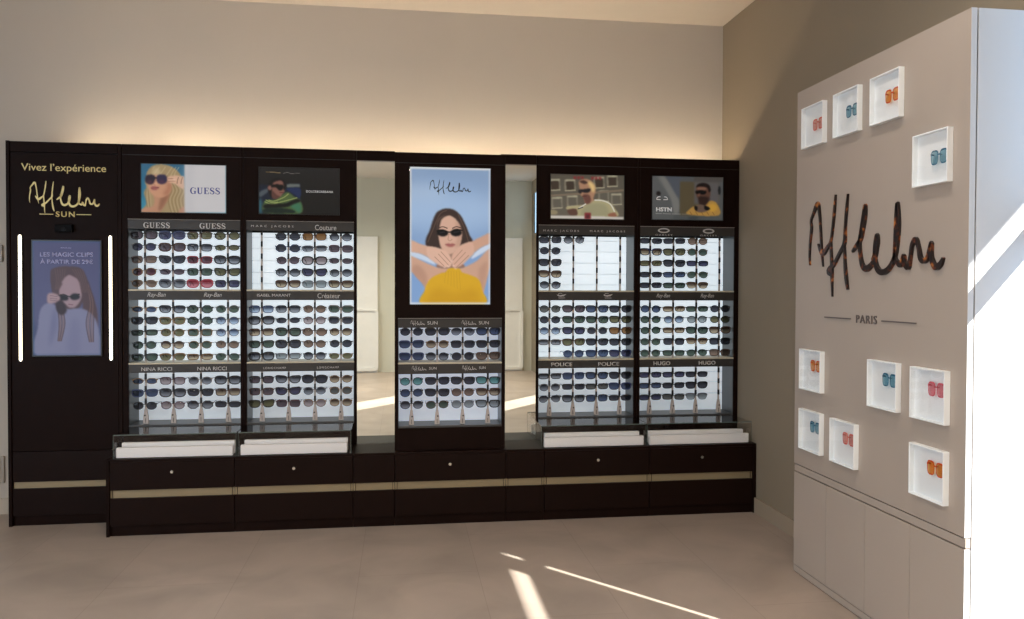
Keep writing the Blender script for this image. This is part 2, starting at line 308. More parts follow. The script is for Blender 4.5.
# ------------------------------------------------------------------ printed pictures
class Canvas:
    """a small painter: colours a grid of points; coordinates run x0..x1, y0..y1 (y down)"""
    def __init__(s, x0, x1, y0, y1, nx, base):
        s.x0, s.x1, s.y0, s.y1 = x0, x1, y0, y1; s.nx = nx; s.ny = int(round(nx * (y1 - y0) / (x1 - x0)))
        s.X, s.Y = np.meshgrid(np.linspace(x0, x1, s.nx), np.linspace(y0, y1, s.ny))
        s.C = np.empty((s.ny, s.nx, 3)); s.C[:] = base; s.px = (x1 - x0) / nx
    def blend(s, M, c):
        s.C = s.C * (1 - M[..., None]) + np.array(c, float) * M[..., None]
    def blur(s, M, r):
        r = int(round(r / s.px))
        if r < 1: r = 1
        for _ in range(2):
            for ax in (0, 1):
                P = np.pad(M, [(r + 1, r) if a == ax else (0, 0) for a in (0, 1)], mode='edge'); cs = np.cumsum(P, axis=ax)
                M = (np.take(cs, range(2 * r + 1, cs.shape[ax]), ax) - np.take(cs, range(0, cs.shape[ax] - 2 * r - 1), ax)) / (2 * r + 1)
        return M
    def mask(s, pts):
        M = np.zeros(s.X.shape, bool); n = len(pts)
        for i in range(n):
            (xa, ya), (xb, yb) = pts[i], pts[(i + 1) % n]
            if ya == yb: continue
            M ^= ((ya > s.Y) != (yb > s.Y)) & (s.X < (xb - xa) * (s.Y - ya) / (yb - ya) + xa)
        return M.astype(float)
    def poly(s, pts, c, soft=1.0, smooth=True, a=1.0):
        P = [tuple(p) for p in catmull(pts, 5, True)] if smooth else pts
        s.blend(s.blur(s.mask(P), soft) * a, c)
    def ell(s, cx, cy, rx, ry, c, rot=0, soft=1.0, a=1.0):
        t = math.radians(rot); u = (s.X - cx) * math.cos(t) + (s.Y - cy) * math.sin(t); v = -(s.X - cx) * math.sin(t) + (s.Y - cy) * math.cos(t)
        s.blend(s.blur(((u / rx) ** 2 + (v / ry) ** 2 < 1).astype(float), soft) * a, c)
    def line(s, pts, w, c, soft=1.0, a=1.0, smooth=True):
        P = catmull(pts, 5) if smooth and len(pts) > 2 else [np.array(p, float) for p in pts]
        D = np.full(s.X.shape, 1e9)
        for p, q in zip(P[:-1], P[1:]):
            d = q - p; L = max(1e-9, d @ d); t = np.clip(((s.X - p[0]) * d[0] + (s.Y - p[1]) * d[1]) / L, 0, 1)
            D = np.minimum(D, np.hypot(s.X - p[0] - t * d[0], s.Y - p[1] - t * d[1]))
        s.blend(np.clip((w / 2 - D) / max(soft, 1e-3) + 0.5, 0, 1) * a, c)
    def grad(s, c0, c1, ax=1):
        t = ((s.Y - s.y0) / (s.y1 - s.y0) if ax else (s.X - s.x0) / (s.x1 - s.x0))[..., None]
        s.C = np.array(c0, float) * (1 - t) + np.array(c1, float) * t
def picmat(es, dif, name):
    m = bpy.data.materials.new(name); m.use_nodes = True; nt = m.node_tree; b = nt.nodes['Principled BSDF']
    at = nt.nodes.new('ShaderNodeAttribute'); at.attribute_name = 'Print'
    mx = nt.nodes.new('ShaderNodeMix'); mx.data_type = 'RGBA'; mx.blend_type = 'MULTIPLY'; mx.inputs['Factor'].default_value = 1; mx.inputs['B'].default_value = (dif, dif, dif, 1)
    nt.links.new(at.outputs['Color'], mx.inputs['A']); nt.links.new(mx.outputs['Result'], b.inputs['Base Color'])
    nt.links.new(at.outputs['Color'], b.inputs['Emission Color']); b.inputs['Emission Strength'].default_value = es
    b.inputs['Roughness'].default_value = 0.35; b.inputs['Specular IOR Level'].default_value = 0.3
    return m
def print_mesh(name, cv, m, parent, x0, x1, z0, z1, y):
    off = Vector((0, 0, 0)); p = parent
    while p is not None: off += p.location; p = p.parent
    ny, nx = cv.ny, cv.nx
    gx, gz = np.meshgrid(np.linspace(x0, x1, nx) - off.x, np.linspace(z1, z0, ny) - off.z)
    co = np.stack([gx, np.full(gx.shape, y - off.y), gz], -1).reshape(-1, 3).astype(np.float32)
    i = np.arange(nx * ny).reshape(ny, nx)
    q = np.stack([i[:-1, :-1], i[1:, :-1], i[1:, 1:], i[:-1, 1:]], -1).reshape(-1, 4)
    me = bpy.data.meshes.new(name); me.vertices.add(len(co)); me.vertices.foreach_set('co', co.ravel())
    me.loops.add(q.size); me.loops.foreach_set('vertex_index', q.ravel().astype(np.int32)); me.polygons.add(len(q))
    me.polygons.foreach_set('loop_start', np.arange(0, q.size, 4, dtype=np.int32)); me.polygons.foreach_set('loop_total', np.full(len(q), 4, np.int32))
    me.update(calc_edges=True); me.validate()
    g_ = cv.C.mean(-1, keepdims=True); c = np.clip((g_ + (cv.C - g_) * .84) / 255.0, 0, 1); c = np.where(c <= 0.04045, c / 12.92, ((c + 0.055) / 1.055) ** 2.4)
    at = me.color_attributes.new('Print', 'FLOAT_COLOR', 'POINT'); at.data.foreach_set('color', np.concatenate([c.reshape(-1, 3), np.ones((nx * ny, 1))], 1).astype(np.float32).ravel())
    me.materials.append(m); o = bpy.data.objects.new(name, me); link(o); o.parent = parent; return o
def pic_column():
    c = Canvas(20, 347, 20, 590, 150, (150, 180, 215)); c.grad((128, 158, 198), (120, 160, 215))
    c.ell(180, 200, 230, 90, (158, 190, 228), soft=40, a=.8); c.ell(60, 120, 120, 40, (172, 196, 224), soft=25, a=.5)
    hair = (62, 46, 42); sk = (205, 158, 132)
    # hair behind
    c.poly([(84, 345), (86, 312), (100, 280), (112, 240), (130, 205), (165, 190), (200, 196), (228, 222), (246, 262), (262, 300), (275, 325), (262, 350), (225, 370), (120, 365)], hair, 2)
    # shoulders, chest
    c.poly([(20, 385), (60, 405), (120, 432), (150, 436), (225, 436), (262, 424), (300, 400), (347, 352), (347, 430), (330, 500), (316, 560), (305, 592), (90, 592), (80, 520), (45, 478), (20, 455)], sk, 2)
    c.poly([(30, 430), (60, 430), (88, 470), (84, 520), (60, 500), (28, 465)], (178, 130, 108), 6, a=.6)
    c.poly([(300, 440), (335, 410), (330, 480), (312, 540), (300, 490)], (178, 130, 108), 6, a=.5)
    c.poly([(20, 460), (50, 485), (76, 522), (78, 592), (20, 592)], (118, 158, 212), 2)
    c.poly([(347, 440), (335, 500), (318, 560), (316, 592), (347, 592)], (118, 158, 212), 2)
    # neck
    c.poly([(150, 340), (215, 340), (218, 400), (240, 436), (130, 436), (148, 400)], (150, 108, 92), 3)
    # face
    c.poly([(131, 262), (140, 232), (170, 218), (205, 226), (226, 252), (231, 300), (222, 345), (200, 372), (182, 380), (162, 372), (142, 345), (132, 305)], (214, 168, 144), 2)
    c.poly([(205, 240), (228, 262), (230, 310), (218, 350), (205, 350), (212, 300)], (176, 128, 108), 6, a=.5)
    c.poly([(128, 290), (118, 320), (110, 350), (135, 352), (136, 320)], hair, 2)
    c.poly([(226, 240), (234, 300), (228, 345), (250, 352), (262, 320), (246, 262)], hair, 2)
    c.poly([(128, 275), (136, 236), (165, 214), (180, 214), (150, 232), (140, 262), (134, 300)], hair, 2); c.poly([(180, 213), (205, 218), (226, 240), (233, 285), (222, 256), (204, 232)], hair, 2)
    c.line([(92, 330), (112, 280), (140, 215), (168, 198)], 4, (110, 84, 70), 3, .6); c.line([(258, 330), (240, 270), (215, 215)], 4, (105, 80, 68), 3, .6)
    # brows, glasses
    c.line([(136, 272), (152, 266), (170, 272)], 4, (80, 56, 48), 2); c.line([(192, 272), (208, 265), (226, 270)], 4, (80, 56, 48), 2)
    c.ell(151, 292, 23, 14, (14, 14, 18), 4); c.ell(207, 290, 23, 15, (14, 14, 18), -4); c.line([(128, 284), (150, 280), (180, 288), (206, 277), (232, 280)], 5, (10, 10, 12), 1)
    c.line([(140, 292), (160, 288)], 3, (60, 58, 64), 2, .7); c.line([(198, 290), (218, 285)], 3, (60, 58, 64), 2, .7)
    c.line([(178, 296), (174, 318), (182, 324), (190, 318)], 3, (170, 118, 98), 3, .7)
    c.poly([(162, 340), (176, 335), (183, 337), (192, 335), (204, 340), (192, 349), (178, 350)], (170, 92, 88), 1.5); c.line([(163, 341), (203, 341)], 1.5, (120, 60, 60), 1)
    # top
    c.poly([(74, 592), (80, 530), (100, 486), (140, 462), (165, 455), (176, 440), (218, 440), (232, 456), (262, 466), (300, 486), (314, 530), (318, 592)], (222, 168, 22), 2)
    c.poly([(90, 560), (130, 520), (200, 540), (280, 520), (305, 560), (300, 592), (90, 592)], (204, 146, 14), 14, a=.6)
    for k in range(6): c.line([(165 + k * 11, 452), (160 + k * 13, 500 + 6 * k)], 2, (196, 142, 20), 2, .5)
    # blue sleeves of sky between forearms and shoulders
    c.poly([(20, 370), (60, 378), (110, 405), (120, 424), (70, 405), (20, 386)], (190, 208, 232), 2); c.poly([(347, 334), (310, 352), (282, 376), (270, 398), (300, 384), (347, 352)], (196, 212, 234), 2)
    # forearms and hands
    c.poly([(20, 324), (60, 338), (95, 348), (130, 356), (150, 380), (130, 400), (100, 396), (60, 378), (20, 368)], (212, 164, 138), 2)
    c.poly([(347, 290), (310, 306), (270, 326), (232, 345), (215, 372), (240, 392), (275, 376), (310, 350), (347, 330)], (206, 156, 130), 2)
    c.poly([(90, 352), (140, 356), (170, 370), (188, 400), (184, 432), (150, 432), (115, 412), (92, 390)], (222, 176, 152), 2)
    c.poly([(272, 330), (232, 338), (205, 360), (188, 392), (196, 436), (226, 428), (258, 400), (280, 372)], (216, 168, 144), 2)
    for a_, b_ in (((120, 392), (160, 432)), ((135, 380), (178, 428)), ((145, 370), (186, 416)), ((258, 385), (205, 438)), ((245, 372), (198, 424)), ((232, 362), (192, 408))):
        c.line([a_, b_], 2.5, (160, 110, 92), 2, .75)
    for x, y in ((160, 434), (176, 430), (187, 416), (205, 440), (196, 428), (190, 408)): c.ell(x, y, 4, 3, (235, 200, 185), soft=1)
    # white passe-partout
    for p in ([(20, 20), (347, 20), (347, 27), (20, 27)], [(20, 583), (347, 583), (347, 590), (20, 590)], [(20, 20), (26, 20), (26, 590), (20, 590)], [(341, 20), (347, 20), (347, 590), (341, 590)]): c.poly(p, (214, 218, 222), 1, False)
    return c
def pic_blonde():
    c = Canvas(58, 925, 60, 560, 150, (40, 110, 150)); c.grad((44, 104, 140), (30, 130, 165))
    c.ell(100, 470, 60, 60, (60, 150, 180), soft=30, a=.6)
    hair = (176, 148, 100); dk = (112, 86, 54); lt = (214, 192, 146)
    c.poly([(110, 200), (125, 130), (180, 75), (270, 60), (370, 85), (440, 140), (470, 200), (500, 300), (510, 560), (90, 560), (110, 470), (85, 360), (110, 300), (95, 250)], hair, 5)
    for x0, x1 in ((150, 120), (200, 170), (260, 200), (330, 290), (370, 350), (400, 400)): c.line([(x0 + 40, 90), (x0, 150), (x1 - 10, 220)], 8, lt, 8, .6)
    for k in range(9):
        x = 350 + k * 18; c.line([(x - 20, 230 + k * 8), (x + 15, 330), (x - 20, 430), (x + 10, 560)], 9, (dk, lt)[k % 2], 14, .4)
    for k in range(4): c.line([(110 + k * 8, 320), (100 + k * 16, 400), (120 + k * 12, 520)], 8, (dk, lt)[k % 2], 14, .4)
    # neck and shoulders
    c.poly([(190, 380), (330, 370), (320, 440), (260, 540), (230, 560), (60, 560), (80, 520), (170, 500), (190, 440)], (200, 140, 104), 4); c.poly([(260, 400), (340, 370), (300, 470), (250, 540), (230, 520)], (140, 86, 58), 12, a=.7)
    # face
    c.poly([(120, 230), (135, 190), (200, 170), (300, 180), (350, 230), (365, 290), (350, 350), (300, 395), (230, 405), (170, 380), (135, 330), (122, 280)], (212, 150, 112), 5)
    c.poly([(320, 250), (360, 270), (350, 350), (300, 392), (280, 360), (320, 310)], (176, 104, 72), 18, a=.7); c.ell(190, 265, 40, 20, (232, 176, 140), soft=15, a=.7)
    c.poly([(150, 180), (190, 110), (230, 100), (250, 140), (240, 185), (190, 165)], lt, 10, a=.7)
    c.poly([(120, 150), (170, 110), (150, 170), (125, 215), (105, 240)], hair, 5)
    # glasses
    c.poly([(98, 205), (110, 180), (160, 170), (195, 185), (198, 225), (175, 265), (130, 270), (100, 245)], (38, 26, 46), 3); c.poly([(212, 195), (235, 170), (290, 168), (318, 190), (322, 230), (290, 262), (240, 262), (215, 235)], (44, 34, 70), 3)
    c.ell(145, 245, 26, 16, (120, 52, 66), soft=10, a=.7); c.ell(265, 242, 32, 14, (110, 50, 70), soft=10, a=.7); c.line([(192, 205), (215, 205)], 12, (30, 22, 26), 3)
    # nose and mouth
    c.line([(195, 230), (182, 270), (200, 278)], 6, (178, 110, 84), 6, .7)
    c.poly([(152, 305), (178, 288), (205, 292), (240, 300), (215, 325), (180, 332), (160, 322)], (170, 88, 84), 4); c.line([(156, 309), (235, 304)], 4, (110, 44, 48), 3)
    # hand
    c.poly([(330, 190), (400, 175), (460, 180), (495, 190), (495, 300), (470, 310), (400, 265), (340, 245), (325, 225)], (226, 176, 142), 5)
    for y in (205, 232): c.line([(330, y + 5), (400, y)], 7, (158, 94, 66), 4, .7)
    for x in (425, 465): c.line([(x + 10, 195), (x, 225), (x - 4, 258)], 7, (110, 62, 46), 5, .7)
    c.ell(395, 215, 14, 18, (235, 190, 160), soft=6)
    c.poly([(455, 520), (495, 500), (495, 560), (440, 560)], (200, 140, 110), 6)
    c.poly([(497, 60), (925, 60), (925, 560), (497, 560)], (208, 206, 208), 1, False)
    c.poly([(505, 90), (600, 90), (560, 330), (600, 540), (505, 540)], (196, 194, 198), 40, a=.6)
    return c
def pic_green():
    c = Canvas(50, 880, 50, 545, 150, (30, 28, 28)); c.grad((38, 36, 36), (24, 24, 23))
    c.poly([(50, 230), (140, 240), (475, 215), (475, 535), (50, 535)], (26, 36, 56), 8, False)
    c.poly([(50, 320), (120, 280), (150, 300), (60, 370)], (84, 96, 104), 8); c.poly([(330, 225), (470, 222), (470, 255), (335, 262)], (112, 122, 116), 5, False); c.poly([(330, 275), (470, 268), (470, 370), (420, 340)], (34, 50, 96), 8)
    c.poly([(50, 400), (75, 400), (80, 530), (50, 530)], (46, 104, 120), 10)
    c.poly([(140, 250), (170, 190), (240, 160), (310, 190), (330, 240), (300, 300), (180, 370), (150, 330)], (28, 22, 22), 4)
    c.poly([(185, 240), (215, 200), (280, 190), (300, 225), (300, 280), (316, 300), (290, 335), (280, 372), (200, 385), (180, 330)], (150, 98, 84), 4); c.poly([(185, 300), (230, 340), (270, 370), (190, 385)], (92, 54, 48), 8, a=.8)
    c.ell(160, 268, 22, 26, (156, 104, 92), soft=3); c.poly([(185, 235), (250, 230), (300, 240), (285, 290), (250, 290), (225, 262), (180, 262)], (12, 10, 12), 2); c.line([(262, 318), (300, 316)], 8, (120, 50, 52), 3)
    c.poly([(100, 420), (150, 395), (230, 390), (300, 330), (350, 310), (400, 350), (440, 375), (475, 400), (475, 535), (110, 535)], (86, 112, 58), 5)
    for p in ([(110, 420), (180, 440), (300, 410), (440, 370)], [(150, 400), (200, 410), (300, 370), (350, 330)], [(120, 400), (180, 425), (240, 420)]): c.line(p, 9, (176, 190, 104), 5, .9)
    c.poly([(100, 450), (200, 440), (320, 430), (430, 385), (475, 400), (440, 430), (330, 470), (120, 490)], (18, 16, 16), 6); c.poly([(110, 490), (250, 480), (400, 500), (400, 535), (110, 535)], (22, 42, 34), 8); c.poly([(370, 460), (475, 425), (475, 535), (420, 500)], (62, 132, 96), 10)
    for k in range(4): c.line([(115 + k * 4, 100), (200, 102), (265, 108)], 5, (170, 130, 60), 3, .35)
    c.line([(160, 100), (270, 106)], 5, (190, 170, 130), 3, .8); c.line([(300, 112), (340, 100), (380, 112), (430, 108), (470, 108)], 5, (165, 160, 155), 3, .8)
    return c
def pic_street():
    c = Canvas(55, 825, 65, 550, 150, (96, 88, 74)); c.grad((88, 82, 70), (104, 96, 82))
    for (x, y) in ((95, 185), (255, 185), (560, 150), (700, 130), (120, 380), (280, 360), (610, 300), (745, 330)):
        c.poly([(x - 60, y - 62), (x + 56, y - 70), (x + 60, y + 60), (x - 54, y + 68)], (134, 128, 108), 4, False)
        c.poly([(x - 42, y - 50), (x + 42, y - 55), (x + 45, y + 45), (x - 38, y + 50)], (66, 54, 44) if y < 200 else (98, 92, 80), 4, False)
        c.poly([(x - 50, y - 62), (x + 50, y - 68), (x + 50, y - 50), (x - 50, y - 46)], (176, 170, 140), 4, False)
        c.line([(x - 50, y + 58), (x + 55, y + 50)], 9, (168, 160, 132), 4)
    c.line([(55, 300), (400, 270), (820, 225)], 22, (126, 110, 90), 8); c.poly([(55, 455), (120, 465), (120, 500), (55, 500)], (150, 138, 104), 5)
    for x in (305, 345, 385, 490, 530, 570): c.poly([(x - 16, 82), (x + 16, 82), (x + 14, 112), (x - 12, 112)], (150, 36, 40), 3, False, .85)
    c.poly([(355, 130), (420, 110), (480, 130), (520, 190), (520, 260), (500, 330), (540, 350), (440, 400), (410, 360), (400, 310), (370, 290), (360, 230), (350, 180)], (176, 128, 96), 4)
    c.poly([(440, 140), (490, 150), (518, 200), (500, 260), (470, 210)], (226, 192, 120), 8); c.poly([(355, 140), (400, 125), (440, 150), (400, 165)], (70, 48, 42), 5)
    c.poly([(350, 230), (400, 222), (470, 215), (460, 250), (420, 262), (385, 255), (365, 272), (345, 255)], (26, 26, 32), 3)
    c.poly([(390, 285), (430, 275), (470, 300), (470, 370), (430, 385), (400, 330)], (112, 70, 60), 6); c.line([(388, 300), (425, 298)], 8, (90, 40, 38), 4)
    c.poly([(220, 420), (300, 405), (340, 400), (400, 395), (460, 385), (520, 335), (600, 335), (680, 370), (730, 430), (745, 520), (330, 530), (320, 450), (230, 450)], (178, 168, 122), 4)
    c.poly([(400, 420), (520, 370), (640, 400), (650, 520), (380, 520)], (150, 146, 112), 14, a=.7); c.line([(520, 340), (600, 345), (680, 380), (725, 460)], 14, (214, 212, 196), 4)
    c.poly([(230, 455), (320, 440), (330, 510), (260, 510)], (96, 64, 54), 5); c.line([(352, 430), (420, 385)], 12, (220, 216, 206), 3); c.line([(340, 440), (390, 420)], 10, (24, 22, 26), 3)
    c.poly([(660, 490), (730, 475), (745, 520), (670, 520)], (150, 92, 66), 4)
    c.poly([(55, 515), (825, 520), (825, 550), (55, 550)], (206, 200, 190), 2, False); c.poly([(410, 480), (475, 480), (475, 550), (410, 550)], (140, 42, 48), 2, False); c.poly([(425, 500), (460, 500), (460, 540), (425, 540)], (96, 40, 44), 2, False)
    return c
def pic_yellow():
    c = Canvas(80, 830, 88, 560, 150, (90, 92, 92)); c.grad((86, 88, 90), (82, 86, 86))
    c.poly([(130, 88), (215, 88), (360, 330), (360, 480), (300, 480), (270, 330)], (124, 124, 120), 12); c.poly([(220, 88), (380, 88), (380, 330), (340, 300)], (82, 88, 98), 8, False)
    c.poly([(80, 88), (150, 88), (290, 400), (290, 560), (80, 560)], (100, 102, 102), 12, a=.6)
    c.poly([(375, 140), (790, 140), (790, 505), (375, 505)], (92, 84, 62), 3, False); c.poly([(520, 140), (790, 140), (790, 380), (520, 380)], (96, 92, 92), 8, False); c.poly([(520, 88), (830, 88), (830, 135), (520, 135)], (84, 78, 74), 5, False)
    c.poly([(380, 150), (520, 150), (520, 505), (380, 505)], (92, 80, 56), 8, False); c.ell(793, 230, 14, 48, (24, 26, 28), soft=3)
    c.poly([(460, 500), (480, 440), (540, 400), (580, 400), (700, 345), (770, 380), (785, 505)], (190, 140, 60), 5); c.poly([(680, 440), (690, 390), (740, 380), (770, 430), (720, 470)], (216, 160, 48), 8)
    c.poly([(545, 215), (560, 175), (610, 158), (665, 165), (695, 210), (695, 280), (680, 340), (640, 400), (590, 390), (570, 330), (545, 290)], (98, 64, 50), 4)
    c.poly([(548, 200), (565, 165), (620, 152), (680, 170), (700, 230), (680, 250), (665, 205), (600, 190)], (30, 22, 22), 4); c.poly([(555, 205), (600, 195), (650, 205), (640, 225), (560, 225)], (150, 106, 84), 6, a=.8)
    c.poly([(542, 240), (590, 235), (650, 240), (640, 272), (600, 278), (580, 262), (560, 275), (540, 265)], (14, 12, 14), 2); c.ell(575, 290, 10, 14, (140, 92, 72), soft=4, a=.8)
    c.poly([(570, 305), (640, 300), (690, 320), (640, 400), (585, 395)], (52, 34, 30), 8); c.poly([(530, 420), (580, 390), (640, 400), (690, 430), (640, 470), (560, 470)], (110, 86, 72), 6); c.poly([(530, 400), (560, 420), (550, 460), (530, 440)], (20, 18, 18), 4); c.poly([(640, 400), (695, 430), (660, 450), (630, 430)], (20, 18, 18), 4)
    for k in range(5): c.line([(480 + k * 60, 470), (500 + k * 60, 500)], 8, (130, 88, 40), 5, .7)
    c.ell(147, 276, 24, 24, (34, 28, 28), soft=3)
    c.line([(120, 495), (180, 495)], 6, (190, 190, 186), 4, .7); c.line([(195, 495), (275, 497)], 6, (190, 190, 186), 4, .7); c.line([(290, 497), (380, 497)], 6, (180, 180, 176), 4, .7); c.line([(395, 497), (465, 497)], 6, (150, 146, 130), 4, .7)
    c.poly([(470, 530), (560, 520), (560, 550), (470, 552)], (56, 62, 64), 8, a=.7)
    return c
def pic_screen():
    c = Canvas(32, 360, 32, 585, 110, (96, 96, 150)); c.grad((84, 84, 134), (96, 100, 150))
    c.poly([(40, 420), (55, 470), (80, 560), (60, 585), (32, 585), (32, 420)], (60, 72, 120), 12, a=.7)
    hair = (92, 66, 74); hl = (140, 104, 100)
    c.poly([(118, 180), (140, 162), (200, 155), (265, 165), (290, 200), (320, 280), (345, 380), (340, 480), (310, 540), (300, 480), (270, 420), (275, 330), (250, 360), (200, 370), (190, 430), (165, 530), (145, 520), (150, 420), (140, 340), (122, 260)], hair, 3)
    c.poly([(70, 360), (110, 330), (145, 345), (200, 360), (275, 360), (330, 400), (355, 480), (358, 585), (50, 585), (55, 450)], (138, 140, 180), 4)
    c.poly([(120, 400), (140, 360), (150, 440), (110, 540)], (110, 112, 160), 10, a=.6); c.poly([(220, 420), (250, 420), (260, 560), (200, 560)], (120, 122, 168), 12, a=.5)
    c.poly([(160, 240), (180, 205), (225, 195), (260, 215), (272, 270), (262, 320), (235, 352), (205, 352), (175, 320), (158, 280)], (178, 146, 158), 3)
    c.poly([(155, 260), (165, 200), (205, 165), (190, 205), (168, 250)], hair, 3); c.poly([(205, 165), (255, 180), (280, 260), (272, 290), (258, 225), (225, 190)], hair, 3)
    for k in range(5):
        c.line([(282 + k * 6, 200 + k * 14), (305 + k * 6, 330), (290 + k * 9, 430), (305 + k * 5, 520)], 5, (hair, hl)[k % 2], 4, .8); c.line([(150 + k * 6, 350), (158 + k * 7, 430), (152 + k * 4, 515)], 5, (hair, hl)[k % 2], 4, .8)
        c.line([(125 + k * 5, 190), (128 + k * 6, 270)], 4, (hair, hl)[k % 2], 3, .7)
    c.poly([(122, 185), (150, 160), (205, 158), (200, 200), (170, 225), (158, 270), (145, 300), (128, 260)], hair, 3); c.poly([(205, 158), (262, 162), (290, 205), (300, 290), (282, 320), (268, 270), (255, 222), (215, 195)], hair, 3)
    for k in range(5): c.line([(140 + k * 12, 168), (146 + k * 9, 215), (140 + k * 5, 265)], 3, hl, 3, .5); c.line([(225 + k * 12, 168), (250 + k * 9, 215), (268 + k * 7, 280)], 3, hl, 3, .5)
    c.poly([(192, 205), (215, 198), (248, 222), (200, 232), (172, 235)], (178, 146, 158), 4)
    c.poly([(145, 320), (180, 330), (195, 370), (170, 390), (145, 365)], (58, 42, 54), 4)
    c.ell(180, 306, 24, 14, (20, 18, 30), 8); c.ell(236, 301, 24, 15, (20, 18, 30), -4); c.line([(150, 298), (180, 290), (210, 300), (258, 288)], 5, (16, 14, 24), 1.5)
    c.line([(205, 338), (225, 340)], 4, (140, 84, 104), 3)
    c.poly([(100, 300), (115, 282), (150, 290), (165, 310), (140, 330), (105, 332)], (186, 152, 160), 3)
    for y in (296, 308, 318): c.line([(115, y), (150, y + 4)], 2.5, (110, 80, 100), 2, .7)
    for a in ((32, 32, 360, 38), (32, 32, 37, 585), (355, 32, 360, 585), (32, 579, 360, 585)): c.poly([(a[0], a[1]), (a[2], a[1]), (a[2], a[3]), (a[0], a[3])], (52, 88, 140), 2, False, .8)
    return c
# ------------------------------------------------------------------ sunglasses
SHAPES = {'R': (2.0, .049, .045, .00, .000, .0032, 'round'), 'O': (2.2, .053, .034, .0, .0, .0030, 'oval'), 'S': (3.8, .053, .042, .12, .0, .0036, 'square'),
          'W': (3.4, .055, .040, .26, .003, .0048, 'wayfarer-style'), 'C': (2.8, .057, .041, .28, .010, .0050, 'cat-eye'), 'A': (2.5, .054, .046, .34, .0, .0024, 'aviator-style'),
          'B': (2.8, .056, .045, .16, .002, .0058, 'oversized'), 'T': (3.8, .055, .031, .10, .0, .0042, 'rectangular'), 'H': (1.9, .057, .048, .0, .0, .0042, 'angular'), 'L': (3.0, .054, .040, .24, .002, .0034, 'browline')}
GH = .0115
for k_ in 'RSWCBTH': SHAPES[k_] = SHAPES[k_][:5] + (SHAPES[k_][5] * 1.25, SHAPES[k_][6])
SHAPES['W'] = SHAPES['W'][:6] + ('square-rimmed',)
FR = {'K': ('black', (16, 15, 17)), 'N': ('brown', (70, 42, 28)), 'G': ('gold', (118, 94, 66)), 'S': ('silver', (110, 110, 112)), 'B': ('blue', (34, 48, 92)), 'R': ('red', (150, 30, 50)),
      'C': ('grey', (90, 92, 100)), 'P': ('pink', (170, 70, 84)), 'W': ('plum', (68, 34, 48))}
LE = {'k': ('dark grey', (62, 62, 72), None), 'g': ('green', (72, 88, 76), None), 'b': ('blue', (66, 80, 112), None), 'n': ('brown', (124, 96, 80), None), 'o': ('olive', (104, 98, 66), None),
      'p': ('plum', (90, 74, 82), None), 'r': ('burgundy', (92, 52, 62), None), 'a': ('orange-brown', (140, 96, 56), None), 'x': ('grey gradient', (58, 58, 68), (148, 150, 158)),
      'N': ('brown gradient', (92, 66, 52), (190, 168, 138)), 'B': ('blue gradient', (74, 88, 124), (172, 190, 214)), 'v': ('violet', (68, 66, 96), None), 'l': ('pale grey', (136, 142, 144), None),
      't': ('mirrored turquoise', (96, 150, 144), None), 'w': ('rosy', (150, 126, 130), (184, 168, 168)), 'R': ('red gradient', (150, 42, 58), (216, 130, 140)), 's': ('smoke', (92, 90, 86), None)}
FRM = {k: mat('frame_' + v[0], v[1], 0.3, metal=0.6 if k in 'GS' else 0.0) for k, v in FR.items()}
def mute(c, k=.72, d=.86):
    if c is None: return None
    g = sum(c) / 3; return tuple((g + (v - g) * k) * d for v in c)
LEM = {k: glassmat('lens_' + v[0].replace(' ', '_'), mute(v[1], .95 if k in 'Rta' else .72), 0.45, 0.05, grad=mute(v[2], .85, 1) if v[2] else mute(tuple(min(255, q * 1.3 + 10) for q in v[1]), .75)) for k, v in LE.items()}
PLACEHOLD = FRM['K']
def outline(sh, side, n=26):
    e, w, h, tap, lift = SHAPES[sh][:5]
    if sh == 'H': n = 8
    if sh == 'L': n = 24
    p = []
    for i in range(n):
        t = 2 * math.pi * (i + (0.5 if sh == 'H' else 0)) / n; c, s = math.cos(t), math.sin(t)
        x = math.copysign(abs(c) ** (2 / e), c) * w / 2; z = math.copysign(abs(s) ** (2 / e), s) * h / 2
        if sh == 'A': x += 0.006 * (-z / h)
        x *= 1 - tap * max(0, -z / (h / 2)) * 0.8
        if x > 0: z += lift * (x / (w / 2)) ** 2 * (0.4 + 0.6 * (z > -h * .2))
        p.append((side * (x + w / 2 + GH), z))
    return p
